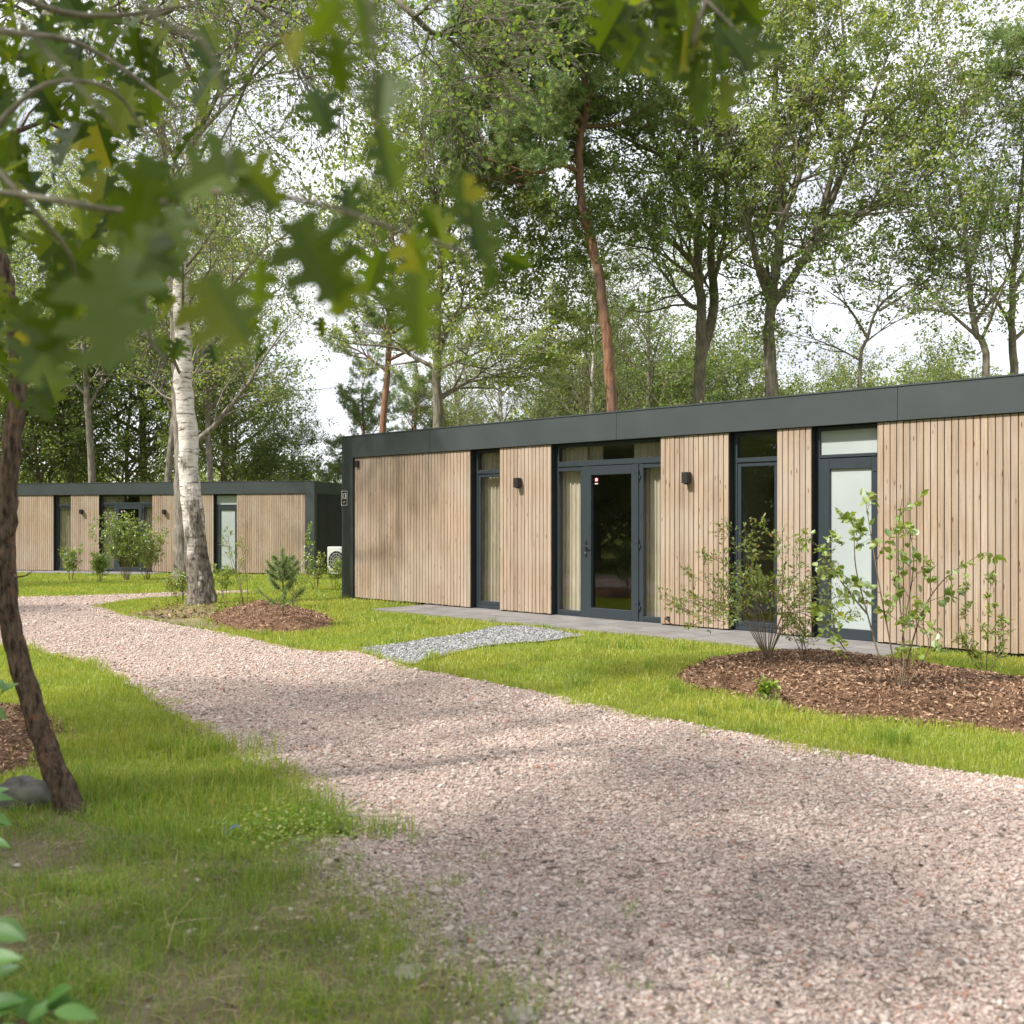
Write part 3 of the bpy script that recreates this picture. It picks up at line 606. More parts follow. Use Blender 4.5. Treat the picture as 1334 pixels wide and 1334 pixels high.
# grass blades
def blades(P, h, wd, mt, name, rs, lean=.5, label='', z0=None):
    n = len(P); z = gz(P[:, 0], P[:, 1]) if z0 is None else z0
    th = rs.uniform(0, 6.283, n); lx = np.cos(th); ly = np.sin(th); f = rs.uniform(0, 6.283, n); wx = np.cos(f)*wd/2; wy = np.sin(f)*wd/2
    ln = np.abs(rs.normal(0, lean, n))*h; b = np.column_stack([P, z]); up = np.column_stack([lx*ln*.30, ly*ln*.30, h*.62]); tp = np.column_stack([lx*ln, ly*ln, h*(1-.25*np.minimum(1, ln/h))])
    wv = np.column_stack([wx, wy, 0*wx]); V = np.stack([b-wv, b+wv, b+up+wv*.8, b+up-wv*.8, b+tp], 1).reshape(-1, 3); i = np.arange(n)[:, None]*5
    g = Geo(); g.add(V, i+np.array([[0, 1, 2, 3]])); g.F.append(i+np.array([[3, 2, 4]])); return tag(g.build(name, mt), label, 'grass', kind='stuff')
def clear(P, pad=.0):
    x, y = P[:, 0], P[:, 1]
    bad = in_house(x, y)
    inp = inpoly(x, y, path_poly); dp = np.where(inp, edge_dist(x, y, path_poly), 0)
    bad |= dp > .02+.30*vnoise(x, y, .25, 3)**2*rs.rand(len(x))*(.6+.8*vnoise(x, y, 1.3, 13))
    ing = inpoly(x, y, grey_poly); bad |= ing & (rs.rand(len(x)) > .02) & (edge_dist(x, y, grey_poly) > .05)
    for po in mulch_polys: bad |= inpoly(x, y, po) & (edge_dist(x, y, po) > .06) & (rs.rand(len(x)) > .012)
    bad |= inpoly(x, y, bs_poly) & (rs.rand(len(x)) > .30)
    bad |= in_paving(x, y)
    return ~bad
P = scatter(0, 4.0, 46, lambda y: 6200*min(1, (5.0/y)**1.45), rs, .58)
P = P[clear(P)]; P = P[~inpoly(P[:, 0], P[:, 1], soil_poly)]
hf = vnoise(P[:, 0], P[:, 1], .5, 5); tuft = vnoise(P[:, 0], P[:, 1], .28, 9) > .84
hgt = (.030+.035*hf)*rs.uniform(.6, 1.3, len(P))*np.where(tuft, 1.9, 1)
nr = smoothstep(.75, .15, 0*P[:, 0]+np.where(P[:, 1] < 8, (P[:, 1]-4.2)/5.0, 1)); hgt *= 1+.8*nr*(P[:, 0] < 0)
wd = .0032*np.maximum(1, P[:, 1]/5.0)**.85
sel = ((P[:, 0] < -.2) & (P[:, 1] < 7.2) & (rs.rand(len(P)) < smoothstep(7.4, 4.6, P[:, 1]))) | (tuft & (rs.rand(len(P)) < .7))
blades(P[~sel], hgt[~sel], wd[~sel], M['lawn'], 'lawn_grass', rs, .55, 'short bright green lawn grass between path and chalets')
blades(P[sel], hgt[sel]*1.15, wd[sel], M['rough'], 'tufty_grass', rs, .6, 'darker coarse tufts of grass in the lawn and along the path')
P = scatter(0, 2.3, 7.0, lambda y: 15000, rs, .75); P = P[inpoly(P[:, 0], P[:, 1], soil_poly) | (inpoly(P[:, 0], P[:, 1], path_poly) & (edge_dist(P[:, 0], P[:, 1], path_poly) < .45) & (P[:, 1] < 5))]
pr = smoothstep(.30, .72, .5*vnoise(P[:, 0], P[:, 1], .34, 31)+.3*vnoise(P[:, 0], P[:, 1], .11, 32)+.2*vnoise(P[:, 0], P[:, 1], .05, 37)); pr = np.maximum(pr, .9*smoothstep(.55, .0, edge_dist(P[:, 0], P[:, 1], soil_poly)+.25*vnoise(P[:, 0], P[:, 1], .12, 38))*(P[:, 1] > 3.9))
edge = edge_dist(P[:, 0], P[:, 1], path_poly); pr = (pr*.80+.24)*np.where(inpoly(P[:, 0], P[:, 1], path_poly), .0, smoothstep(-.05, .6, edge))+.30*(vnoise(P[:, 0], P[:, 1], .11, 45) > .80)*(edge < .7)
pr *= .55+.45*smoothstep(.9, .2, np.abs((P[:, 0]+1.1)/1.3)); P = P[rs.rand(len(P)) < pr]
hgt = rs.uniform(.02, .075, len(P))*(1+.7*(vnoise(P[:, 0], P[:, 1], .2, 33) > .72)); blades(P, hgt, np.full(len(P), .0026), M['rough'], 'foreground_grass', rs, 1.0, 'patchy thin grass growing on bare soil in the foreground', z0=np.full(len(P), .0))
# clover patch
c0 = at(385, 1085); P = np.stack([rs.normal(c0.x, .16, 1500), rs.normal(c0.y, .20, 1500)], -1); V, Fq = quads(np.column_stack([P, rs.uniform(.015, .075, len(P))]), rs.uniform(.012, .024, len(P)), rs, .9, .8); g = Geo(); g.add(V, Fq)
tag(g.build('clover', M['rough']), 'low clover patch at the edge of the gravel', 'clover', kind='stuff')
# straw and fallen twigs
g = Geo(); rr = random.Random(4)
def stalk(a, b, r, lift=.02):
    m_ = (a+b)/2+Vector((rr.uniform(-.03, .03), rr.uniform(-.03, .03), lift)); B_ = bezier([a, m_, b], 4); tube(g, B_, np.linspace(r, r*.4, len(B_)), 4)
for a, b in (((218,1248),(258,1178)), ((205,1223),(290,1212)), ((222,1222),(228,1195)), ((60,1228),(68,1255)), ((165,1190),(188,1200)), ((140,1228),(160,1226))): stalk(at(*a, .03), at(*b, .045), .0026, .02)
for _ in range(240):
    p = at(rr.uniform(-60, 640), rr.uniform(1090, 1340)); 
    if not inpoly(np.array([p.x]), np.array([p.y]), soil_poly)[0]: continue
    t = rr.uniform(0, 6.28); l = rr.uniform(.04, .16); stalk(p+Vector((0, 0, .01)), p+Vector((math.cos(t)*l, math.sin(t)*l, rr.uniform(.005, .03))), .0013)
tag(g.build('dry_straw', M['straw']), 'pale dry straw stalks lying over the foreground soil', 'straw', kind='stuff')
g = Geo()
for _ in range(170):
    p = at(rr.uniform(100, 1330), rr.uniform(860, 1330)); 
    if not inpoly(np.array([p.x]), np.array([p.y]), path_poly)[0]: continue
    t = rr.uniform(0, 6.28); l = rr.uniform(.03, .13); stalk(p+Vector((0, 0, .018)), p+Vector((math.cos(t)*l, math.sin(t)*l, .02)), rr.uniform(.002, .004), .004)
c = np.array([tuple(at(rr.uniform(60, 1330), rr.uniform(850, 1334), .022)) for _ in range(380)]); V, Fq = quads(c, rs.uniform(.02, .045, len(c)), rs, .6, .9); g.add(V, Fq)
tag(g.build('path_litter', M['twig']), 'dark fallen twigs and dead leaves scattered over the gravel', 'twigs', kind='stuff')

# ------------------------------------------------------------------ plants: growing machinery
class P_: pass
def rvec(r): 
    return Vector((r.gauss(0, 1), r.gauss(0, 1), r.gauss(0, 1)))
def grow(r, out, tips, start, d, Ln, rad, lvl, q):
    n = max(3, int(Ln/q.seg[lvl])); p = start.copy(); d = d.normalized(); pts = [p.copy()]; dirs = [d.copy()]
    for i in range(n):
        d = (d+rvec(r)*q.wig[lvl]+Vector((0, 0, q.trop[lvl]))).normalized(); p = p+d*(Ln/n); pts.append(p.copy()); dirs.append(d.copy())
    rads = [max(q.rmin, rad*(1-.75*i/n)) for i in range(n+1)]
    out.append((pts, rads, lvl))
    children(r, out, tips, pts, dirs, rads, Ln, lvl, q)
def children(r, out, tips, pts, dirs, rads, Ln, lvl, q, t0=None, cnt=None):
    if lvl >= q.max: tips.append(pts); return
    k = cnt or q.n[lvl]; t0 = q.t0[lvl] if t0 is None else t0; n = len(pts)-1; az = r.uniform(0, 6.28)
    for j in range(k):
        t = t0+(1-t0)*(j+r.random())/k; f = min(n-1e-3, t*n); i = int(f); p = pts[i].lerp(pts[i+1], f-i); d = dirs[i]
        az += 2.4+r.uniform(-.5, .5); a = Vector((math.cos(az), math.sin(az), 0)); a = (a-d*a.dot(d))
        if a.length < .05: a = d.orthogonal()
        a.normalize(); ang = q.ang[lvl]*r.uniform(.75, 1.25)
        cd = d*math.cos(ang)+a*math.sin(ang); cl = q.len[lvl]*(1.15-q.tap[lvl]*t)*r.uniform(.7, 1.25)
        grow(r, out, tips, p, cd, cl, max(q.rmin, min(rads[i]*.62, q.rad[lvl])), lvl+1, q)
    if lvl > 0: grow(r, out, tips, pts[-1], dirs[-1], q.len[lvl]*.8, max(q.rmin, rads[-1]), lvl+1, q)
def leaf_pts(tips, per, jit, rs, tmin=.15, skip=0):
    C = []; D = []
    for pts in tips:
        if skip and rs.rand() < skip: continue
        A = np.array([tuple(p) for p in pts]); n = len(A)-1; k = per if isinstance(per, int) else rs.randint(per[0], per[1])
        t = rs.uniform(tmin, 1.05, k)*n; i = np.clip(t.astype(int), 0, n-1); C.append(A[i]+(A[i+1]-A[i])*(t-i)[:, None]+rs.normal(0, jit, (k, 3)))
        D.append(np.repeat((A[-1]-A[0])[None], k, 0))
    return np.concatenate(C), np.concatenate(D)
def preset(kind):
    q = P_()
    if kind == 'oak':
        q.max = 3; q.n = [17, 7, 5]; q.t0 = [.28, .22, .15]; q.ang = [.95, .75, .75]; q.len = [4.2, 1.75, .80]; q.tap = [.65, .5, .4]; q.rad = [.10, .035, .012]
        q.seg = [.8, .55, .4, .3]; q.wig = [.05, .13, .16, .18]; q.trop = [.03, .07, .06, .04]; q.rmin = .0055
    if kind == 'birch':
        q.max = 3; q.n = [24, 8, 5]; q.t0 = [.42, .2, .15]; q.ang = [.65, .7, .8]; q.len = [3.0, 1.5, 1.15]; q.tap = [.6, .5, .3]; q.rad = [.030, .011, .006]
        q.seg = [.8, .45, .3, .22]; q.wig = [.04, .09, .13, .12]; q.trop = [.03, .03, -.06, -.30]; q.rmin = .0035
    if kind == 'pine':
        q.max = 3; q.n = [18, 7, 4]; q.t0 = [.60, .4, .3]; q.ang = [1.25, .7, .6]; q.len = [2.9, 1.1, .45]; q.tap = [.7, .4, .3]; q.rad = [.07, .03, .012]
        q.seg = [.8, .5, .3, .2]; q.wig = [.04, .15, .18, .15]; q.trop = [.02, .05, .10, .12]; q.rmin = .008
    return q
def needles(C, D, rs, per=15, ln=.12, wd=.012):
    n = len(C); Dn = D/(np.linalg.norm(D, axis=1)[:, None]+1e-9)
    c = np.repeat(C, per, 0); d = np.repeat(Dn, per, 0)*.7+rs.normal(size=(n*per, 3))*.62; d /= np.linalg.norm(d, axis=1)[:, None]; l = rs.uniform(.7, 1.2, n*per)[:, None]*ln
    s = np.cross(d, rs.normal(size=d.shape)); s /= np.linalg.norm(s, axis=1)[:, None]; V = np.stack([c-s*wd/2, c+s*wd/2, c+d*l], 1).reshape(-1, 3)
    return V, np.arange(n*per)[:, None]*3+np.arange(3)[None]
def make_tree(name, base, trunk, r0, kind, leafm, barkm, seed, leaf=.085, per=16, jit=.10, limbs=(), q=None, scale_limb=1.0, rough=.06, flare=1.35, label='', cat='tree', group=None, aspect=.62, r1=.25, sides=12, tcount=None, lcnt=7, skip=.36):
    """trunk: list of world points from foot up; limbs: (points, radius) explicit big limbs."""
    r = random.Random(seed); rsl = np.random.RandomState(seed); q = q or preset(kind); root = empty(name, base); b = Vector(base)
    tag(root, label, cat, group)
    out = []; tips = []
    T = bezier([Vector(p)-b for p in trunk], 7); n = len(T)-1
    T = [p+Vector((r.gauss(0, 1), r.gauss(0, 1), 0))*r0*.08*(0 < i < n) for i, p in enumerate(T)]
    dirs = [(T[min(n, i+1)]-T[max(0, i-1)]).normalized() for i in range(n+1)]
    Ls = sum((T[i+1]-T[i]).length for i in range(n)); acc = 0; rads = []
    for i in range(n+1):
        t = acc/Ls; rads.append(r0*(1-(1-r1)*t)*(1+(flare-1)*math.exp(-acc/(r0*2.5)))); acc += (T[i+1]-T[i]).length if i < n else 0
    qq = P_(); qq.__dict__.update(q.__dict__); qq.len = [v*scale_limb for v in q.len[:1]]+q.len[1:]
    children(r, out, tips, T, dirs, rads, Ls, 0, qq, cnt=tcount)
    grow(r, out, tips, T[-1], dirs[-1], qq.len[0]*.7, rads[-1]*.8, 1, qq)
    for lp, lr in limbs:
        B = bezier([Vector(p)-b for p in lp], 5); m_ = len(B)-1; dd = [(B[min(m_, i+1)]-B[max(0, i-1)]).normalized() for i in range(m_+1)]
        rr_ = [lr*(1-.75*i/m_) for i in range(m_+1)]; out.append((B, rr_, 0)); children(r, out, tips, B, dd, rr_, 1, 0, qq, t0=.25, cnt=lcnt)
        grow(r, out, tips, B[-1], dd[-1], qq.len[0]*.6, rr_[-1]*.9, 1, qq)
    g = Geo(); tube(g, T, rads, sides, rough, rsl); g.build('trunk', barkm, root, smooth=True)
    g = Geo()
    for pts, rd, lv in out: tube(g, pts, rd, (8, 6, 4, 3, 3)[lv], cap=False)
    g.build('branches', M['oakbark'] if barkm == M['birchbark'] else barkm, root, smooth=True)
    g = Geo()
    if kind == 'pine':
        C, D = leaf_pts(tips, int(per*1.6), jit, rsl); g.add(*needles(C, D, rsl, 15, .12, .012)); g.build('needle_crown', leafm, root)
    else:
        bi = kind == 'birch'
        C, D = leaf_pts(tips, per if bi else int(per*1.75), jit*.8, rsl, .1 if bi else .42, 0 if bi else skip); g.add(*quads(C, rsl.uniform(.65, 1.25, len(C))*leaf*(1 if bi else 1.2), rsl, aspect, .15)); g.build('crown', leafm, root)
    return root
def straight(px, Y, ztop, lean=(0, 0), z0=None):
    x = (px-667)/F*Y; zb = float(gz(0, Y)) if z0 is None else z0
    return [Vector((x, Y, zb-.05)), Vector((x+lean[0]*.3, Y+lean[1]*.3, zb+ztop*.33)), Vector((x+lean[0]*.7, Y+lean[1]*.6, zb+ztop*.66)), Vector((x+lean[0], Y+lean[1], zb+ztop))]

# ---- the two trunks by the path
bp = foot(262, 788); Yb = bp.y
make_tree('birch_tree', bp, [bp+Vector((0, 0, -.1)), pt(259, 740, Yb), pt(250, 650, Yb), pt(243, 540, Yb), pt(238, 450, Yb), pt(236, 330, Yb), pt(255, 180, Yb+.2), pt(280, 40, Yb+.3), pt(290, -90, Yb+.5)], .195, 'birch', M['birchleaf'], M['birchbark'], 3, .050, 30, .10, flare=1.5, r1=.28, sides=20,
    limbs=[([pt(244, 200, Yb), pt(285, 120, Yb+.3), pt(325, 20, Yb+.6), pt(345, -80, Yb+1)], .05), ([pt(240, 240, Yb), pt(205, 150, Yb-.3), pt(170, 40, Yb-.4)], .04), ([pt(246, 190, Yb), pt(330, 100, Yb+.3), pt(410, 30, Yb+.4)], .038)],
    label='white barked birch with a dark fissured foot beside the gravel path', cat='tree', tcount=20)
b2 = foot(237, 757)
make_tree('oak_tree', b2, [b2+Vector((0, 0, -.1)), pt(238, 700, b2.y), pt(236, 600, b2.y), pt(232, 480, b2.y), pt(222, 330, b2.y), pt(210, 180, b2.y), pt(200, 20, b2.y)], .25, 'oak', M['oakleaf2'], M['greybark'], 5, .075, 11, .15, label='grey brown trunk standing directly behind the white birch', flare=1.3, tcount=9, q=None)

# ---- trees behind the near chalet, left to right
Y = 27.0
make_tree('oak_tree', at(570, HOR+CH*F/Y+.0) if False else Vector(((570-667)/F*Y, Y, float(gz(0, Y)))), [Vector(((570-667)/F*Y, Y, float(gz(0, Y))-.1)), pt(570, 560, Y), pt(568, 440, Y), pt(574, 340, Y), pt(565, 250, Y)], .20, 'oak', M['oakleaf2'], M['oakbark'], 12, .085, 17, .10,
    limbs=[([pt(570, 470, Y), pt(590, 420, Y+.2), pt(640, 370, Y+.3), pt(690, 330, Y)], .06), ([pt(569, 430, Y), pt(545, 370, Y), pt(510, 310, Y-.3), pt(495, 240, Y-.3)], .06), ([pt(574, 350, Y), pt(590, 280, Y), pt(610, 200, Y)], .06), ([pt(570, 480, Y), pt(610, 465, Y-.5), pt(660, 440, Y-.8)], .05)],
    label='slim oak with rising limbs above the left corner of the near chalet', scale_limb=.55, tcount=9, group=None)
Y = 25.0
make_tree('pine_tree', Vector(((800-667)/F*Y, Y, float(gz(0, Y)))), [Vector(((800-667)/F*Y, Y, float(gz(0, Y))-.1)), pt(797, 530, Y), pt(786, 400, Y), pt(772, 320, Y), pt(758, 265, Y), pt(755, 190, Y), pt(765, 130, Y), pt(752, 50, Y), pt(745, -40, Y)], .165, 'pine', M['needle'], M['pinebark'], 8, per=13, jit=.06, lcnt=10,
    limbs=[([pt(762, 160, Y), pt(735, 135, Y), pt(700, 120, Y+.4), pt(665, 110, Y+.5), pt(645, 90, Y)], .09), ([pt(756, 225, Y), pt(730, 215, Y-.3), pt(700, 225, Y-.4), pt(660, 215, Y-.6), pt(640, 195, Y-.3)], .06), ([pt(752, 60, Y), pt(725, 30, Y), pt(690, 30, Y+.5)], .06), ([pt(760, 120, Y), pt(720, 80, Y-.6), pt(680, 60, Y-1)], .06)],
    label='tall crooked pine with orange bark rising behind the door of the near chalet', scale_limb=.62, r1=.42, q=None, tcount=13)
Y = 27.5
make_tree('oak_tree', Vector(((908-667)/F*Y, Y, float(gz(0, Y)))), [Vector(((908-667)/F*Y, Y, float(gz(0, Y))-.1)), pt(910, 525, Y), pt(913, 400, Y), pt(908, 330, Y), pt(912, 250, Y), pt(905, 170, Y), pt(900, 60, Y)], .21, 'oak', M['oakleaf'], M['oakbark'], 21, .085, 18, .10,
    limbs=[([pt(911, 470, Y), pt(930, 400, Y+.4), pt(926, 320, Y+.4), pt(935, 220, Y+.2), pt(930, 80, Y)], .16), ([pt(908, 300, Y), pt(875, 230, Y), pt(845, 160, Y), pt(830, 90, Y)], .09), ([pt(910, 260, Y), pt(870, 210, Y-.3), pt(815, 180, Y-.5), pt(790, 165, Y-.6)], .07), ([pt(913, 370, Y), pt(860, 330, Y-.6), pt(820, 320, Y-1)], .06)],
    label='twin stemmed oak in the middle of the trees behind the near chalet', scale_limb=.62, tcount=14)
Y = 25.5
make_tree('oak_tree', Vector(((1004-667)/F*Y, Y, float(gz(0, Y)))), [Vector(((1004-667)/F*Y, Y, float(gz(0, Y))-.1)), pt(1004, 500, Y), pt(1003, 400, Y), pt(1012, 340, Y), pt(1018, 250, Y), pt(1010, 150, Y), pt(1015, 30, Y)], .21, 'oak', M['oakleaf2'], M['oakbark'], 33, .085, 18, .10,
    limbs=[([pt(1004, 400, Y), pt(1040, 350, Y), pt(1065, 300, Y+.2), pt(1110, 200, Y+.4), pt(1150, 90, Y+.4)], .12), ([pt(1004, 395, Y), pt(985, 340, Y), pt(970, 260, Y), pt(950, 200, Y), pt(940, 120, Y)], .10), ([pt(1045, 345, Y), pt(1090, 290, Y-.4), pt(1160, 265, Y-.6), pt(1215, 225, Y-.8)], .08), ([pt(1060, 310, Y), pt(1090, 200, Y), pt(1100, 90, Y), pt(1095, 0, Y)], .09), ([pt(1014, 300, Y), pt(1050, 200, Y-.5), pt(1060, 80, Y-.8)], .08), ([pt(1110, 200, Y), pt(1180, 130, Y), pt(1230, 90, Y)], .05)],
    label='wide fan shaped oak forking low above the near chalet roof', scale_limb=.52, tcount=10, lcnt=6)
Y = 27.0
def spread(lbl, px, Y, pts, limbs, r0, seed, per, leafm=None, name='oak_tree', sl=.5, tc=8, leaf=.08):
    z = float(gz(0, Y)); return make_tree(name, Vector(((px-667)/F*Y, Y, z)), [Vector(((px-667)/F*Y, Y, z-.1))]+[pt(a, b, Y) for a, b in pts], r0, 'oak', leafm or M['oakleaf'], M['oakbark'], seed, leaf, per, .09, lcnt=3, limbs=[([pt(a, b, Y+dy) for a, b, dy in L_], rr_) for L_, rr_ in limbs], label=lbl, scale_limb=sl, tcount=tc)
spread('thin leaning oak left of the bare topped oak at the right', 1118, 25.0, [(1120,490), (1130,440), (1145,400), (1180,370)], [([(1130,440,0), (1105,400,0), (1080,380,0)], .04), ([(1145,405,0), (1200,370,-.4), (1225,345,-.5)], .04)], .09, 41, 11, sl=.36, tc=5)
spread('sparse half bare oak near the right edge of the roof', 1285, 24.0, [(1285,480), (1270,430), (1262,360), (1255,280), (1240,200)], [([(1275,440,0), (1230,400,0), (1205,370,0)], .05), ([(1262,350,0), (1290,260,0), (1310,180,0)], .06), ([(1260,330,0), (1235,270,0), (1225,200,0)], .045), ([(1270,420,0), (1320,350,.3), (1350,280,.4)], .05)], .13, 43, 5, sl=.38, tc=4)
spread('leafy oak cut by the right edge of the photograph', 1322, 25.0, [(1320,480), (1318,400), (1325,300), (1335,200)], [([(1320,430,0), (1290,380,0), (1265,370,0)], .05), ([(1320,380,0), (1360,300,0), (1380,200,0)], .06)], .15, 47, 7, sl=.38, tc=4)
# pine, upper right corner: crown enters the frame only
Y = 15.0
make_tree('pine_tree', Vector((9.2, Y+6, 0)), [Vector((9.2, Y+6, -.1)), Vector((9.3, Y+6, 5)), Vector((9.1, Y+6, 10)), Vector((9.2, Y+6, 14))], .2, 'pine', M['needle'], M['pinebark'], 51, per=8, jit=.06,
    limbs=[([Vector((9.2, Y+6, 11)), Vector((10.2, Y+5.6, 11.9)), pt(1300, 30, Y+5.5), pt(1265, 15, Y+5)], .05)] if False else [([Vector((9.2, Y+6, 12.2)), pt(1230, 15, Y+6), pt(1290, 20, Y+5.5), pt(1330, 40, Y+5)], .05)],
    label='pine whose lowest bough reaches into the upper right corner', scale_limb=.5, tcount=5) if False else None

# ---- prototypes for the wood behind, copied with their own labels
def proto(name, kind, seed, h, leafm, barkm, **k):
    b = Vector((0, 0, 0)); lx = random.Random(seed).uniform(-.7, .7)
    return make_tree(name, b, [Vector((0, 0, -.1)), Vector((lx*.3, .1, h*.3)), Vector((lx*.8, .2, h*.62)), Vector((lx, 0, h))], k.pop('r0', .17), kind, leafm, barkm, seed, **k)
protoA = proto('oak_tree', 'oak', 101, 10.5, M['oakleaf'], M['oakbark'], leaf=.095, per=13, jit=.16, scale_limb=.85, tcount=20)
qd = preset('oak'); qd.t0 = [.10, .2, .15]; qd.n = [24, 7, 5]
protoB = proto('broadleaf_tree', 'oak', 102, 8.0, M['darkleaf'], M['oakbark'], leaf=.11, per=17, jit=.20, scale_limb=.85, tcount=26, q=qd, r0=.13)
qc = preset('oak'); qc.t0 = [.5, .2, .15]
protoC = proto('broadleaf_tree', 'oak', 103, 12.5, M['oakleaf2'], M['greybark'], leaf=.09, per=12, jit=.16, scale_limb=.75, tcount=18, q=qc)
protoP = proto('pine_tree', 'pine', 104, 12.5, M['needle'], M['pinebark'], per=10, jit=.08, r0=.17, r1=.4)
ql = preset('pine'); ql.t0 = [.25, .3, .3]; ql.len = [3.0, 1.1, .45]
protoQ = proto('pine_tree', 'pine', 106, 10.5, M['needle'], M['pinebark'], per=10, jit=.08, r0=.15, r1=.35, q=ql, tcount=24)
protoS = proto('birch_tree', 'birch', 105, 10.0, M['birchleaf'], M['birchbark'], leaf=.05, per=16, jit=.10, r0=.11, tcount=20)
used = set()
def put(pr, px, Y, sc_, rz, label, group=None, x=None):
    o = pr
    if pr in used: o = dup(pr, (0, 0, 0), 0)
    used.add(pr); X = (px-667)/F*Y if x is None else x
    o.location = (X, Y, float(gz(X, Y))); o.rotation_euler = (0, 0, rz); o.scale = (sc_, sc_, sc_*1.0); tag(o, label, 'tree', group); return o
WD = 'trees in the wood behind the chalets'
put(protoC, 213, 42, 1.05, .3, 'pinkish stemmed tree just left of the birch trunk above the far roof', WD)
put(protoC, 278, 43, 1.0, 2.0, 'pale grey stemmed tree just right of the birch trunk above the far roof', WD)
put(protoC, 124, 43, 1.1, 4.0, 'light trunked tree midway between left trunk and birch', WD)
put(protoB, 60, 49, 1.15, 1.0, 'dark dense tree above the far roof, nearest the leaning left trunk', WD)
put(protoB, 165, 52, 1.2, 2.5, 'dark dense tree filling the gap between light trunk and pinkish stem', WD)
put(protoB, 315, 48, .95, .7, 'rounded dark green tree above the right end of the far chalet', WD)
put(protoB, 372, 46, .62, 3.9, 'low bushy tree where the far wood meets the open sky', WD)
put(protoB, -20, 50, 1.25, 5.0, 'dark dense tree partly hidden by the leaning left trunk', WD)
put(protoA, 10, 50, 1.5, 1.1, 'tall oak far back at the left edge', WD)
put(protoA, 95, 52, 1.5, 2.2, 'tall oak crown rising behind the light trunked tree', WD)
put(protoA, 190, 54, 1.5, 3.1, 'tall oak crown rising behind the white birch on its left', WD)
put(protoA, 290, 52, 1.35, 4.4, 'tall oak crown rising behind the white birch on its right', WD)
put(protoP, 490, 40, 1.08, .4, 'thin straight pine seen in the sky gap left of the slim oak', WD)
put(protoQ, 545, 50, .85, 1.7, 'low pine crown just over the left corner of the near roof', WD)
put(protoQ, 470, 47, .72, 5.1, 'pine with spreading boughs in the gap between the two chalets', WD)
put(protoS, 768, 31, .95, .9, 'slender dark birch stem close left of the crooked orange pine', WD)
put(protoS, 668, 34, .80, 2.9, 'drooping birch between the slim oak and the crooked pine', WD)
put(protoP, 778, 42, .8, 2.6, 'short orange pine stem glimpsed behind the crooked pine', WD)

put(protoA, 850, 38, .95, 2.7, 'oak between the crooked pine and the twin stemmed oak', WD)
put(protoB, 830, 40, .8, 4.7, 'dark bushy tree low behind the roof, right of the crooked pine', WD)
put(protoB, 960, 38, .8, .2, 'dark bushy tree low behind the roof, between the two forked oaks', WD)
put(protoB, 890, 45, .85, 1.3, 'dark bushy tree farther back behind the twin stemmed oak', WD)
put(protoB, 1040, 42, .75, 3.3, 'dark bushy tree low behind the fan shaped oak', WD)
put(protoQ, 730, 52, .75, .8, 'bushy pine low behind the roof, under the crooked pine', WD)

put(protoC, 600, 48, .80, 1.9, 'pale crowned tree far behind the slim oak', WD)
put(protoA, 400, 60, 1.25, 3.5, 'oak far back behind the sky gap, seen over the right end of the far roof', WD) if False else None
put(protoP, 1530, 22, 1.15, 2.2, 'pine whose bough reaches into the upper right corner', WD)
for px_, Y_, s_, lb in ((700, 43, .68, 'leafy understorey tree left of the crooked pine foot'), (775, 46, .95, 'leafy understorey tree right behind the crooked pine'), (1090, 46, .85, 'leafy understorey tree right of the fan shaped oak'), (930, 50, 1.1, 'broad leafy tree deep in the wood behind the twin stemmed oak'), (610, 50, .75, 'rounded low tree behind the slim oak'), (1180, 52, .95, 'rounded tree top showing over the right half of the near roof'), (1255, 48, .9, 'rounded tree top showing over the roof beside the half bare oak')):
    put(protoB if Y_ % 2 == 0 else protoA, px_, Y_, s_, px_*.7, lb, WD)
# trees outside the frame: they shade the foreground and show in the window glass
OF = 'trees outside the picture that shade the drive'
for i, (x, y, s_, pr) in enumerate(((-19.5, 11, 1.0, protoA), (-24, 18, 1.1, protoC), (-17, 3.5, 1.0, protoB), (-27, 9, 1.2, protoA), (-23, 1, 1.1, protoB), (-30, 15, 1.1, protoB), (-9, -7, 1.0, protoB), (2, -10, 1.0, protoA), (10, -8, 1.0, protoC), (15, 2, .9, protoA), (-29, 26, 1.0, protoB))):
    put(pr, 0, y, s_, i*1.3, 'tree standing outside the picture beside the drive', OF, x=x)
for i, (x, y, s_, pr) in enumerate(((-7.6, .6, .85, protoA), (-9.6, 3.6, .75, protoC), (-5.6, -3.2, .85, protoA))):
    put(pr, 0, y, s_, i*2.1+.5, 'tree standing outside the picture beside the drive', OF, x=x)

for i, (x, y, s_) in enumerate(((-13.5, 13.2, .48), (-15.2, 15.6, .55), (-12.6, 10.4, .50), (-17, 19.5, .55), (-18, 12.6, .7), (-16.5, 8.4, .6), (-20.5, 16.5, .8))):
    put(protoB, 0, y, s_, i*.9, 'low dense tree standing outside the picture at the left', 'low trees outside the picture at the left', x=x)
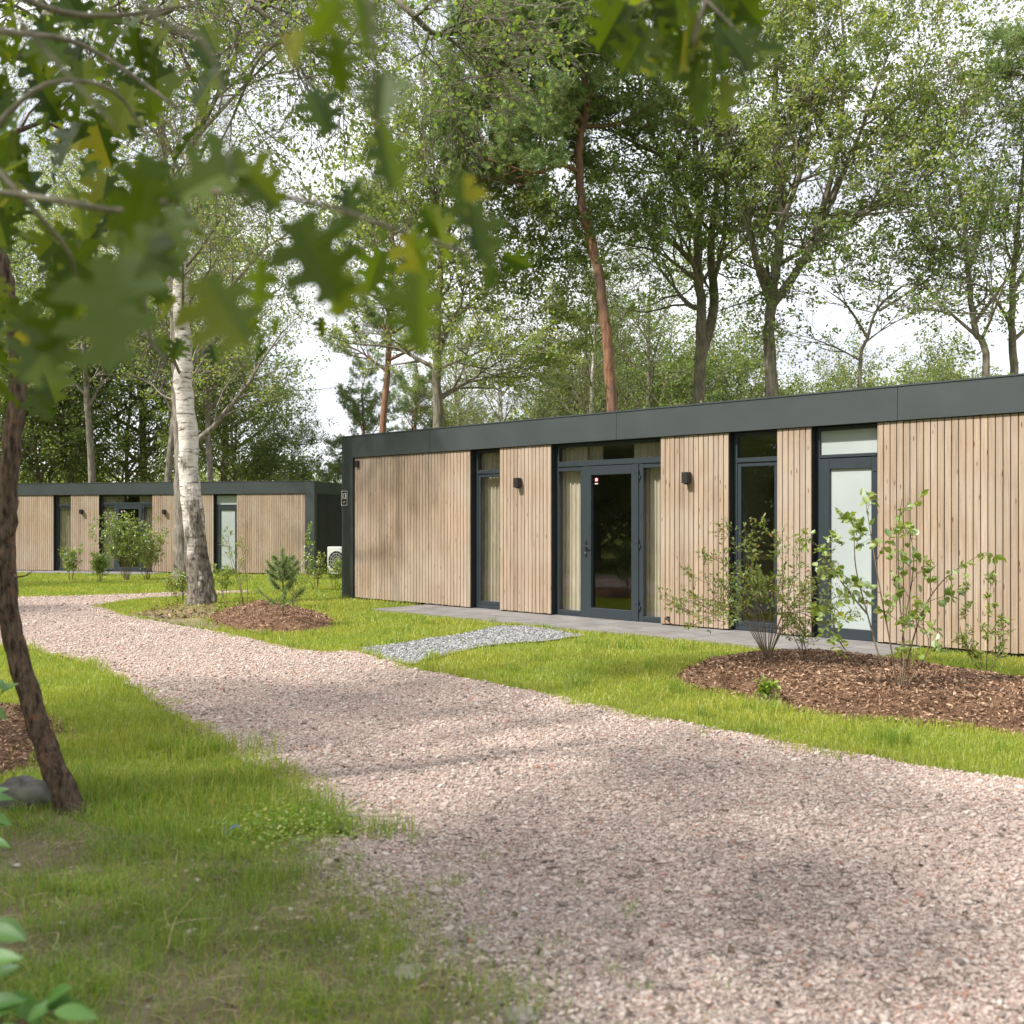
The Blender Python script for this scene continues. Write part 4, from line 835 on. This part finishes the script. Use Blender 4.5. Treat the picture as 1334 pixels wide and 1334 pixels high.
# far woodland as one mass
g = Geo(); gt = Geo(); rw = np.random.RandomState(77); C = []
def blob(x, y, z, r_, k): C.append(np.stack([x+rw.normal(0, r_, k), y+rw.normal(0, r_, k), np.abs(z+rw.normal(0, r_*.8, k))], -1))
for i in range(150):
    t = rw.uniform(-62, 62); x, y = t, rw.uniform(62, 74)
    hh = 3.2+2.2*vnoise(np.array([x]), np.array([y]), 9, 4)[0]
    if x > 1: hh = 8.6+1.9*vnoise(np.array([x]), np.array([y]), 5, 4)[0]
    for _ in range(12 if x > 1 else 5): blob(x+rw.normal(0, 1.6), y, rw.uniform(.6, hh), .8, 190)
for i in range(150):
    y = rw.uniform(-30, 50); x = -rw.uniform(36, 44); hh = 10+3*rw.rand()
    for _ in range(10): blob(x, y+rw.normal(0, 1.6), rw.uniform(.6, hh), 1.1, 130)
C = np.concatenate(C); V, Fq = quads(C, rw.uniform(.18, .36, len(C)), rw, .7); g.add(V, Fq)
tag(g.build('woodland', M['oakleaf2']), 'low band of distant woodland closing the view behind the chalets', 'woodland', kind='stuff')

# ------------------------------------------------------------------ left leaning trunk
Y = 5.12; f0 = foot(98, 1060); 
qs = preset('oak'); qs.n = [5, 4, 3]; qs.len = [1.6, .7, .35]; qs.t0 = [.86, .3, .3]; qs.rmin = .003; qs.rad = [.02, .01, .004]; qs.seg = [.4, .2, .12, .1]; qs.max = 3
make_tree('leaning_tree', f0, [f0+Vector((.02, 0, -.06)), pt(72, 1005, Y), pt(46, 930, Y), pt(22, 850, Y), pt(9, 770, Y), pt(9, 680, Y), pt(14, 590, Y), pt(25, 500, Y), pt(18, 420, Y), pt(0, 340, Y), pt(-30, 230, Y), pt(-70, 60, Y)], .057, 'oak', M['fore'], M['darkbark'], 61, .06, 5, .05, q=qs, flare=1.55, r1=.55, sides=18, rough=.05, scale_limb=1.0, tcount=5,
    label='thin dark trunk with orange flakes leaning at the left edge', cat='tree')
g = Geo(); tube(g, [pt(12, 742, Y), pt(22, 752, Y-.05), pt(34, 750, Y-.12), pt(42, 744, Y-.15)], [.008, .006, .004, .002], 5)
tube(g, [pt(10, 735, Y), pt(2, 728, Y-.1), pt(-10, 715, Y-.2)], [.007, .005, .003], 5); g.build('dead_twig', M['darkbark'], bpy.data.objects['leaning_tree']).location = -f0

# ------------------------------------------------------------------ foreground oak leaves (red oak limbs reaching in from the left and from above)
HALF = [(0,0),(.04,.07),(.17,.03),(.26,.11),(.19,.19),(.17,.245),(.22,.28),(.34,.215),(.47,.31),(.55,.43),(.38,.44),(.24,.455),(.21,.51),(.25,.56),(.40,.56),(.50,.70),(.33,.70),(.19,.72),(.15,.765),(.18,.81),(.27,.86),(.22,.94),(.08,.91),(0,1)]
HALF2 = HALF+[(0, t) for t in (.86, .72, .58, .44, .3, .15)]
HTRI = np.array(tessellate_polygon([[Vector((a, b, 0)) for a, b in HALF2]]))
def oakleaf(g, p, d, nrm, size, rr, fold=.35, curl=.25):
    """p: stalk end, d: direction of midrib, nrm: face normal"""
    d = d.normalized(); s = d.cross(nrm).normalized(); nrm = s.cross(d).normalized(); wf = rr.uniform(.8, 1.1)
    for sg in (1, -1):
        ci = rr.uniform(-.2, .2)
        v = [tuple(p+d*(b*size)+s*(sg*a*size*wf)+nrm*(a*size*fold-curl*size*b*b+ci*a*a*size*1.5)) for (a, b) in HALF2]
        g.add(v, HTRI if sg > 0 else HTRI[:, ::-1])
    tube(g, [p-d*size*.22, p], [size*.010, size*.010], 4)
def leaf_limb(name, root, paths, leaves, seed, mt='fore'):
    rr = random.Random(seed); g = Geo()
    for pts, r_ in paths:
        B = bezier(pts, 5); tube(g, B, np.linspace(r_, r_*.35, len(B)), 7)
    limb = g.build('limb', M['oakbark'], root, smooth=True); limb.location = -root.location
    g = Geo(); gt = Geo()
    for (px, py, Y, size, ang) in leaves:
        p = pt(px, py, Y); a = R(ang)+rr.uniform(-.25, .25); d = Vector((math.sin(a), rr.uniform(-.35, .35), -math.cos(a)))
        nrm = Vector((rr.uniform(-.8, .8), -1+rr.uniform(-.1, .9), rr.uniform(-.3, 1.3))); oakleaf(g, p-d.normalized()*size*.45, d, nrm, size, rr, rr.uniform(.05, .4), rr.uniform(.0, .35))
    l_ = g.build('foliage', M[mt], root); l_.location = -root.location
    return limb
lr_ = empty('red_oak_tree', (-2.6, .7, 0)); tag(lr_, 'red oak reaching out of focus lobed leaves into the upper left', 'tree')
lr = random.Random(9)
g = Geo(); tube(g, [(0, 0, -.05), (.05, 0, 1.2), (0, .1, 2.4), (-.1, .1, 4.2), (0, 0, 6)], [.14, .11, .10, .08, .04], 12); g.build('trunk', M['oakbark'], lr_, smooth=True)
LV = []
# blurred near leaves (depth about 1 m)
near = [(95,415,1.05,.15,-35),(150,400,1.0,.17,-10),(60,455,1.05,.12,-40),(250,360,1.0,.15,5),(290,400,1.05,.13,15),(225,300,1.1,.13,-20),(190,250,1.15,.14,-5),(240,260,1.15,.12,20),(340,370,1.25,.13,10),(372,350,1.3,.13,-5),(320,330,1.2,.12,20),(180,340,1.1,.13,-30),(410,330,1.0,.13,15),(445,380,1.1,.09,5),(430,240,1.0,.12,80),(385,255,1.05,.12,60),(470,250,1.0,.10,85),(330,235,1.1,.12,50),(280,225,1.1,.12,-60),(545,400,.85,.09,0),(555,455,.85,.07,5),(540,330,1.4,.12,25),(500,310,1.5,.11,-20),(575,300,1.6,.12,35),(620,300,1.0,.10,5),(605,260,1.1,.09,10),
 (480,60,.9,.10,0),(500,120,.9,.10,5),(490,180,1.0,.10,-5),(470,20,.9,.11,10),(505,205,.95,.08,0),(440,80,1.2,.10,-15),(430,20,1.2,.11,-30),(390,60,.75,.055,-5),(415,140,1.6,.10,20),(455,265,1.8,.10,0),(520,390,1.9,.08,0),(490,350,1.9,.11,-15),(455,345,1.9,.10,20)]
for a in near:
    if lr.random() < .66: LV.append((a[0], a[1], a[2]*1.08, a[3]*lr.uniform(.55, .88), a[4]))
# sharper leaves further along the limb (depth about 2-2.4 m)
for _ in range(104):
    x = lr.triangular(-40, 330, 40); y = lr.uniform(-30, 370); 
    if x > 250-.25*y+60 and lr.random() < .75: continue
    LV.append((x, y, lr.uniform(2.4, 3.6), lr.uniform(.085, .15), lr.uniform(-60, 60)))
for _ in range(22): LV.append((lr.uniform(-30, 110), lr.uniform(370, 560), lr.uniform(2.4, 3.0), lr.uniform(.07, .12), lr.uniform(-50, 50)))
for _ in range(30): LV.append((lr.uniform(200, 420), lr.uniform(380, 480), lr.uniform(2.6, 3.4), lr.uniform(.05, .09), lr.uniform(-50, 50))) if lr.random() < .35 else None
for a in ((672,342,2.0,.07,75),(640,360,2.0,.05,-10),(600,330,2.0,.09,40),(560,290,2.2,.10,20),(630,320,2.1,.07,30)): LV.append(a)
paths = [([Vector((-2.6, .8, 2.6)), pt(-300, 210, 2.0), pt(-40, 245, 1.9), pt(80, 262, 1.8), pt(160, 274, 1.7), pt(280, 250, 1.4), pt(400, 262, 1.3), pt(520, 300, 1.5), pt(640, 340, 1.9)], .0075),
 ([Vector((-2.6, .8, 3.0)), pt(-150, 10, 2.2), pt(0, 40, 2.3), pt(110, 60, 2.4), pt(230, 140, 2.4)], .012), ([pt(-100, -60, 2.3), pt(60, 10, 2.3), pt(150, 20, 2.3), pt(260, 5, 2.3)], .010),
 ([pt(160, -30, 1.1), pt(205, 25, 1.1), pt(265, 55, 1.1), pt(290, 120, 1.1), pt(300, 230, 1.1)], .0045), ([pt(-20, 205, 1.9), pt(40, 270, 1.9), pt(90, 330, 2.0), pt(100, 380, 2.1)], .007), ([pt(480, -40, .9), pt(486, 60, .9), pt(492, 180, .95)], .003),
 ([pt(20, 20, 1.3), pt(90, 100, 1.3), pt(155, 170, 1.3)], .0035), ([pt(180, 330, 2.6), pt(195, 440, 2.6), pt(215, 470, 2.6), pt(190, 500, 2.6)], .006), ([pt(-20, 180, 2.2), pt(60, 110, 2.2), pt(150, 120, 2.3), pt(200, 200, 2.4)], .007)]
leaf_limb('limb', lr_, paths, LV, 5)
# branch across the top and the leaf spray hanging at top right
tr_ = empty('maple_tree', (3.4, -1.6, 0)); tag(tr_, 'tree behind the viewer hanging one spray of lobed green leaves at top centre right', 'tree')
g = Geo(); tube(g, [(0, 0, -.05), (.05, .1, 1.2), (0, .2, 2.6), (-.2, .4, 4.2), (0, .5, 6.5)], [.16, .13, .12, .09, .04], 12); g.build('trunk', M['oakbark'], tr_, smooth=True)
LV = []
for a in ((800,30,2.2,.12,-40),(830,60,2.2,.12,-25),(860,25,2.3,.12,10),(900,40,2.2,.13,0),(930,90,2.1,.13,5),(905,100,2.2,.12,-15),(960,60,2.1,.12,30),(985,55,2.2,.10,60),(950,20,2.3,.12,40),(875,75,2.3,.11,-5),(915,135,2.1,.09,-10),(945,120,2.15,.10,15),(970,100,2.2,.10,25),(820,10,2.3,.12,-60),(880,0,2.3,.12,0),(930,-10,2.2,.12,20),(855,70,2.3,.09,-20),(1000,65,2.2,.07,75),(800,0,2.3,.12,-30),(965,0,2.2,.12,40),(890,60,2.2,.11,0),(940,55,2.2,.12,10)): LV.append(a)
leaf_limb('limb', tr_, [([Vector((3.3, -1.3, 3.9)), Vector((1.9, .6, 3.3)), pt(960, -120, 2.2), pt(920, 0, 2.2), pt(900, 60, 2.2)], .012), ([pt(935, -60, 2.2), pt(860, -10, 2.25), pt(810, 20, 2.25)], .006), ([pt(920, 0, 2.2), pt(960, 40, 2.15), pt(985, 60, 2.15)], .004)], LV, 6)

# bare/oaky branch across the upper middle (from the left tree group), small leaves, sharp
ro = empty('oak_tree', (-8.5, 2.5, 0)); tag(ro, 'oak beyond the left edge with long boughs crossing the top of the view', 'tree')
g = Geo(); tube(g, [(0, 0, -.05), (.1, 0, 2.5), (.3, 0, 5), (.5, .1, 7.5), (.6, 0, 10)], [.22, .19, .16, .12, .05], 12); g.build('trunk', M['oakbark'], ro, smooth=True)
q = preset('oak'); q.n = [9, 5, 4]; q.len = [.75, .45, .28]; q.rad = [.018, .008, .004]; q.rmin = .003; q.seg = [.3, .16, .1, .08]; q.t0 = [.2, .2, .2]; q.trop = [0, 0, -.02, -.06]
out = []; tips = []; rb = random.Random(15); b = ro.location
for pts, rd, cnt in (([Vector((-8.2, 2.5, 5.0)), pt(-30, 60, 8.4), pt(60, 20, 8.2), pt(160, 28, 8.0), pt(225, 14, 8.0)], .06, 12), ([Vector((-8.1, 2.5, 6.2)), pt(150, -90, 8.2), pt(320, 0, 8), pt(375, 50, 8), pt(425, 52, 8.0)], .05, 12), ([pt(370, 50, 8), pt(335, 80, 8), pt(300, 160, 8.1), pt(270, 215, 8.1)], .02, 6),
   ([Vector((-8.0, 2.5, 7.0)), pt(380, -110, 8), pt(520, 3, 8), pt(570, 45, 8), pt(625, 30, 8), pt(665, 22, 8)], .04, 14), ([pt(535, 10, 8), pt(545, 60, 8), pt(575, 90, 8), pt(600, 120, 8)], .010, 6), ([pt(500, -10, 8), pt(450, 60, 8.3), pt(430, 120, 8.4)], .015, 6)):
    B = [p-b for p in bezier(pts, 5)]; m_ = len(B)-1; dd = [(B[min(m_, i+1)]-B[max(0, i-1)]).normalized() for i in range(m_+1)]; rr_ = [rd*(1-.8*i/m_) for i in range(m_+1)]
    out.append((B, rr_, 0)); children(rb, out, tips, B, dd, rr_, 1, 0, q, t0=.45, cnt=cnt)
g = Geo()
for pts, rd, lv in out: tube(g, pts, rd, (8, 5, 4, 3)[lv], cap=False)
g.build('boughs', M['oakbark'], ro, smooth=True)
rl = np.random.RandomState(8); C, D = leaf_pts(tips, (1, 5), .035, rl, .5); g = Geo(); g.add(*quads(C, rl.uniform(.035, .065, len(C)), rl, .7, .15)); g.build('crown', M['oakleaf'], ro)

# ------------------------------------------------------------------ shrubs and young plants
def leafmesh(g, C, D, size, rs, aspect=.6, droop=.3):
    """six-sided leaves folded along the midrib"""
    n = len(C); d = D/(np.linalg.norm(D, axis=1)[:, None]+1e-9)*.7+rs.normal(size=(n, 3))*.7; d[:, 2] -= droop; d /= np.linalg.norm(d, axis=1)[:, None]
    up = np.array([[0, 0, 1.]])+rs.normal(size=(n, 3))*.5; s = np.cross(d, up); s /= np.linalg.norm(s, axis=1)[:, None]+1e-9; u = np.cross(s, d); L_ = (rs.uniform(.65, 1.2, n)*size)[:, None]; wv = s*L_*aspect*.5; f = u*L_*.10
    V = np.stack([C, C+d*L_*.28+wv*.85+f, C+d*L_*.62+wv*.9+f, C+d*L_, C+d*L_*.62-wv*.9+f, C+d*L_*.28-wv*.85+f], 1).reshape(-1, 3); i = np.arange(n)[:, None]*6
    g.add(V, i+np.array([[0, 1, 2, 3]])); g.F.append(i+np.array([[0, 3, 4, 5]])+0); return g
def shrub(name, base, label, seed, stems, lvl1, q, leafm, size, per, aspect=.6, cat='shrub', jit=.012, droop=.25, r0=.008, twig='twig'):
    r = random.Random(seed); rs_ = np.random.RandomState(seed); root = empty(name, base); tag(root, label, cat); out = []; tips = []
    for s_ in stems:
        if isinstance(s_, list):
            B = bezier([p-Vector(base) for p in s_], 5)
        else:
            az, tilt, ln = s_; p = Vector((math.cos(az)*.03, math.sin(az)*.03, -.03)); d = Vector((math.cos(az)*math.sin(tilt), math.sin(az)*math.sin(tilt), math.cos(tilt))); B = [p]
            k = max(4, int(ln/.12))
            for _ in range(k): d = (d+rvec(r)*.07+Vector((0, 0, .02))).normalized(); p = p+d*ln/k; B.append(p.copy())
        m_ = len(B)-1; dd = [(B[min(m_, i+1)]-B[max(0, i-1)]).normalized() for i in range(m_+1)]; rr_ = [r0*(1-.7*i/m_) for i in range(m_+1)]; out.append((B, rr_, 0)); children(r, out, tips, B, dd, rr_, 1, 0, q, cnt=lvl1); tips.append(B[-max(3, len(B)//3):])
    g = Geo()
    for pts, rd, lv in out: tube(g, pts, rd, (6, 4, 3, 3)[lv], cap=False)
    g.build('stems', M[twig], root, smooth=True); C, D = leaf_pts(tips, per, jit, rs_, .1); g = Geo(); leafmesh(g, C, D, size, rs_, aspect, droop); g.build('foliage', M[leafm], root); return root
def sq(n1, l1, l2, ang=.7, trop=.03, mx=2, n2=3):
    q = P_(); q.max = mx; q.n = [n1, n2, 2]; q.t0 = [.3, .25, .2]; q.ang = [ang, .7, .7]; q.len = [l1, l2, l2*.6]; q.tap = [.5, .4, .3]; q.rad = [.005, .003, .002]; q.seg = [.12, .09, .06, .05]; q.wig = [.05, .12, .14, .1]; q.trop = [.02, trop, trop, 0]; q.rmin = .0016; return q
rz = random.Random(2)
# big shrub in the right bed, wide and twiggy
b = foot(1000, 862); Yp = b.y; k = Yp/F
st_ = [[b, pt(1000+dx*.35, 800, Yp+rz.uniform(-.2, .2)), pt(1000+dx*.75, (800+ty)/2+10, Yp+dy*.6), pt(1000+dx, ty, Yp+dy)] for dx, ty, dy in ((-115,790,.2),(-100,770,-.3),(-85,745,.3),(-60,725,-.4),(-45,700,.1),(-30,685,.3),(-15,720,-.4),(10,690,.2),(25,710,-.3),(35,745,.3),(55,745,-.5),(75,740,.1),(85,775,-.3),(60,790,.4),(-75,800,-.5),(-20,760,.5),(95,800,-.2),(-50,780,.4))]
shrub('twiggy_shrub', b, 'wide twiggy shrub with small yellowing leaves at the left of the right bark bed', 71, st_, 6, sq(6, .28, .14), 'shrub', .044, 6, .5, r0=.005)
# hazel sapling
b = foot(1172, 915); Yp = b.y
st_ = [[b, pt(1178, 850, Yp), pt(1172, 780, Yp+.1), pt(1170, 700, Yp), pt(1175, 650, Yp-.1)], [b, pt(1150, 870, Yp-.1), pt(1130, 800, Yp), pt(1115, 740, Yp), pt(1112, 690, Yp+.1), pt(1105, 668, Yp)], [b, pt(1160, 840, Yp-.1), pt(1145, 760, Yp-.15), pt(1135, 700, Yp-.1), pt(1128, 655, Yp-.1)], [b, pt(1185, 850, Yp+.1), pt(1205, 790, Yp+.1), pt(1235, 750, Yp), pt(1278, 722, Yp-.1)],
       [b, pt(1135, 880, Yp), pt(1100, 845, Yp+.1), pt(1085, 810, Yp), pt(1095, 775, Yp)], [b, pt(1190, 880, Yp-.2), pt(1210, 840, Yp-.2), pt(1195, 800, Yp-.2)], [b, pt(1176, 830, Yp+.1), pt(1190, 740, Yp+.1), pt(1185, 690, Yp+.15)], [pt(1130, 800, Yp), pt(1105, 770, Yp), pt(1080, 735, Yp-.05), pt(1070, 715, Yp-.1)]]
shrub('hazel_sapling', b, 'young hazel sapling with broad pale leaves in front of the frosted door', 72, st_, 5, sq(5, .20, .10, .8), 'hazel', .068, 3, .85, cat='sapling', r0=.008, droop=.45)
b = foot(1285, 884); Yp = b.y
shrub('upright_shrub', b, 'thin upright plant against the timber wall at the right edge of the bed', 73, [[b, pt(1286, 840, Yp), pt(1289, 790, Yp), pt(1291, 750, Yp)], [b, pt(1262, 850, Yp), pt(1258, 800, Yp+.1), pt(1256, 765, Yp+.1)], [b, pt(1300, 850, Yp), pt(1306, 810, Yp)], [b, pt(1275, 860, Yp), pt(1252, 835, Yp)]], 9, sq(9, .07, .04, .6), 'shrub', .045, 4, .5, r0=.005)
b = foot(1165, 838)
# small pine in the left bed
b = foot(368, 803); Yp = b.y; root = empty('pine_sapling', b); tag(root, 'knee high pine sapling in the left bark bed', 'sapling'); g = Geo(); rq = random.Random(5); tips = []
tube(g, [(0, 0, -.05), (.01, 0, .4), (0, 0, .85)], [.016, .011, .006], 6)
for z, L_, k in ((.12, .38, 3), (.38, .24, 4), (.52, .24, 6), (.64, .22, 6), (.76, .16, 5)):
    for j in range(k):
        a = j*6.28/k+z*7; d = Vector((math.cos(a), math.sin(a), .55)); p0 = Vector((0, 0, z)); pts = [p0, p0+d*L_*.5, p0+d*L_+Vector((0, 0, .05))]; tube(g, pts, [.007, .005, .003], 4); tips.append(pts)
tips.append([Vector((0, 0, .6)), Vector((0, 0, .8)), Vector((0, 0, 1.0))]); g.build('stem', M['twig'], root); rq = np.random.RandomState(6); C, D = leaf_pts(tips, 34, .008, rq, .3); g = Geo(); g.add(*needles(C, D, rq, 14, .075, .0055)); g.build('needles', M['needle'], root); root.scale = (.88, .88, .9)
# slender weeds and saplings around the left bed
def slim(px, py, htop, label, seed, n=2, size=.05, lm='shrub', spread_=.2, name='young_plant', l1=6, ll=.12):
    b = foot(px, py); r = random.Random(seed); h = (py-htop)/F*b.y
    return shrub(name, b, label, seed, [(r.uniform(0, 6.28), r.uniform(.02, spread_), h*r.uniform(.8, 1.05)) for _ in range(n)], l1, sq(l1, ll, ll*.6, .7), lm, size, 4, .5, cat='plant', r0=.006)
slim(320, 792, 682, 'tall wispy plant between birch and pine sapling', 81, 4, .035, 'shrub', .10)
slim(399, 762, 683, 'slender sapling in front of the corner post of the far chalet', 82, 2, .07, 'hazel', .06)
slim(412, 770, 722, 'weedy clump in front of the white air conditioner', 83, 6, .05, 'shrub', .35)
slim(383, 792, 735, 'leafy sprig just right of the pine sapling', 84, 4, .045, 'rough', .3)
slim(292, 782, 735, 'grassy sprig close right of the birch foot', 85, 4, .05, 'rough', .2)
slim(238, 784, 748, 'loose sprawling plant at the left of the birch foot', 86, 9, .05, 'shrub', .95, ll=.16)
slim(165, 757, 672, 'bright green bush in front of the far chalet door', 87, 20, .075, 'hazel', .42, 'bush', 8, .28)
slim(192, 756, 690, 'lower yellow green bush beside the far door on its right', 88, 18, .07, 'shrub', .55, 'bush', 7, .24)
slim(92, 757, 713, 'small bush under the slim far window', 89, 7, .075, 'hazel', .18, 'bush', 7, .14)
slim(130, 759, 723, 'small lopsided bush left of the bright green bush', 90, 8, .075, 'hazel', .35, 'bush', 7, .16)
slim(437, 768, 730, 'tall weeds by the corner post of the near chalet', 91, 5, .05, 'rough', .25)
slim(1052, 862, 800, 'short twig plant in the right bed between shrub and hazel', 92, 3, .04, 'shrub', .3)
slim(995, 915, 885, 'grass like weed at the front edge of the right bed', 93, 4, .045, 'rough', .3, l1=3, ll=.05)
# leaves low on the left edge and broad leaved plant at bottom left
def broad(name, base, label, specs, seed, mt='broad'):
    root = empty(name, base); tag(root, label, 'plant'); rs_ = np.random.RandomState(seed); gs = Geo(); g = Geo(); b = Vector(base); rr_ = random.Random(seed)
    for px, py, Yd, size, ang in specs:
        size *= .82; p = pt(px, py, Yd)-b; a = R(ang); d = Vector((math.cos(a), rr_.uniform(-.5, .1), math.sin(a))).normalized(); nr = Vector((rr_.uniform(-.3, .3), -.55, .85)); s = d.cross(nr).normalized(); u = s.cross(d).normalized()
        if u.z < 0: u = -u
        K = 9; rows = []
        for i in range(K+1):
            t = i/K; wv = math.sin(math.pi*min(1, t**.8))**.95*size*.20+.0004; c = p+d*(t*size)+u*(-.22*size*t*t); rows.append([c-s*wv+u*wv*.35, c-s*wv*.5+u*wv*.22, c, c+s*wv*.5+u*wv*.22, c+s*wv+u*wv*.35])
        V = [tuple(q) for r_ in rows for q in r_]; g.add(V, [(i*5+j, i*5+j+1, i*5+j+6, i*5+j+5) for i in range(K) for j in range(4)])
        tube(gs, [Vector((0, 0, 0)), p*.5+Vector((0, 0, .05)), p], [.004, .003, .002], 5)
    gs.build('stems', M['twig'], root); g.build('leaves', M[mt], root, smooth=True)
bb = at(-10, 1400); broad('broadleaf_plant', bb, 'blurred broad leaved plant in the bottom left corner', [(-25,1215,2.1,.13,8),(-30,1255,2.0,.12,20),(-20,1280,2.1,.10,35),(60,1310,2.0,.11,50),(65,1315,2.0,.12,10),(70,1318,1.95,.10,-5),(-20,1310,2.0,.10,15),(20,1290,2.05,.11,-50),(-30,1330,2.0,.11,30),(-10,1200,2.2,.10,-10),(35,1330,2.0,.12,40),(-20,1350,1.9,.12,5),(10,1345,1.95,.10,-30)], 3)
bb = at(-40, 1110); broad('leafy_plant', bb, 'leafy sprigs entering low at the left edge beside the rock', [(-15,895,4.2,.14,10),(0,905,4.2,.12,40),(-10,885,4.1,.11,-20),(-20,1040,4.0,.13,5),(-15,1060,4.0,.12,-20),(-20,1075,4.0,.11,10),(-10,1035,3.9,.10,30),(-15,1095,3.9,.12,0),(-10,920,4.2,.10,-40)], 4, 'broad')

# ------------------------------------------------------------------ rocks, scrap, air conditioner
def rock(name, p, sx, sy, sz, seed, label, col, mt):
    import bmesh
    bm = bmesh.new(); bmesh.ops.create_icosphere(bm, subdivisions=4, radius=1); rr_ = random.Random(seed); ph = [Vector((rr_.gauss(0, 1), rr_.gauss(0, 1), rr_.gauss(0, 1))) for _ in range(14)]
    from mathutils import noise as mn
    for v in bm.verts:
        d = v.co.normalized(); k = 1+.25*mn.noise(d*1.6+ph[0])+.10*mn.noise(d*4+ph[1])+.03*mn.noise(d*11+ph[2]); v.co = Vector((d.x*sx*k, d.y*sy*k, d.z*sz*k))
    me = bpy.data.meshes.new(name); bm.to_mesh(me); bm.free(); me.polygons.foreach_set('use_smooth', [True]*len(me.polygons)); me.materials.append(mt); o = bpy.data.objects.new(name, me); COL.objects.link(o); o.location = p; tag(o, label, 'rock'); return o
M['rock'] = barkmat('rock_surface', (.075,.068,.062), (.19,.175,.16), (6, 6, 6), ((.10,.12,.06), .55, .7, 5), .01)
M['palerock'] = barkmat('pale_stone', (.20,.18,.155), (.36,.33,.29), (9, 9, 9), None, .006)
rock('rock', at(28, 1052)+Vector((0, 0, .05)), .15, .13, .11, 1, 'dark grey mossy rock beside the leaning trunk', None, M['rock'])
rock('stone', at(678, 1330)+Vector((0, 0, .01)), .055, .045, .03, 2, 'small pale rounded stone at the bottom edge by the gravel', None, M['palerock'])
rock('stone', at(528, 1268)+Vector((0, 0, -.012)), .11, .08, .03, 3, 'flat grey stone sunk in the soil in the foreground', None, M['palerock'])
rock('stone', at(590, 1248)+Vector((0, 0, .0)), .04, .035, .02, 4, 'little grey stone right of the sunken flat stone', None, M['palerock'])
M['blue'] = simple('blue_plastic', (.03,.09,.30), .4)
sp = at(302, 1087); xs = np.linspace(-.045, .045, 10); ys = np.linspace(-.03, .03, 7); X, Yg = np.meshgrid(xs, ys); Z = .03+.012*np.sin(X*70)+.01*np.cos(Yg*90+X*40)
V = np.stack([X, Yg, Z], -1).reshape(-1, 3); i = (np.arange(6)[:, None]*10+np.arange(9)[None]).ravel(); g = Geo(); g.add(V, np.stack([i, i+1, i+11, i+10], -1)); V2 = V-np.array([0, 0, .003]); g.add(V2, np.stack([i, i+10, i+11, i+1], -1)); o = g.build('plastic_scrap', M['blue'], smooth=True); o.location = sp; tag(o, 'crumpled scrap of blue plastic lying in the grass', 'litter')
# air conditioner beside the far chalet
Yc = 31.0; acx = (426-667)/F*Yc; ac = empty('air_conditioner', (acx, Yc, float(gz(0, Yc))), R(-25)); tag(ac, 'white outdoor air conditioner unit standing between the two chalets', 'air conditioner')
g = Geo(); g.bbox(0, .85, 0, .34, .12, .95, .02); g.build('casing', M['white'], ac)
g = Geo(); g.bbox(.08, .16, .02, .32, 0, .12, .005); g.bbox(.68, .76, .02, .32, 0, .12, .005); g.build('feet', M['blackmetal'], ac)
g = Geo(); tube(g, [(.36, -.012, .53), (.36, -.002, .53)], [.30, .30], 28); fg = g.build('fan_opening', M['black'], ac)
g = Geo()
for rr_ in (.30, .22, .15, .08): tube(g, [(.36+rr_*math.cos(t), -.02, .53+rr_*math.sin(t)) for t in np.linspace(0, 6.2832, 25)], [.006]*25, 5)
for t in np.linspace(0, 6.2832, 13)[:-1]: tube(g, [(.36+.04*math.cos(t), -.02, .53+.04*math.sin(t)), (.36+.3*math.cos(t), -.02, .53+.3*math.sin(t))], [.004, .004], 4)
g.build('fan_grille', M['white'], ac)
g = Geo()
for z in np.linspace(.2, .86, 12): g.bbox(-.008, .0, .04, .30, z, z+.03, .002)
g.build('louvre', M['steel'], ac)
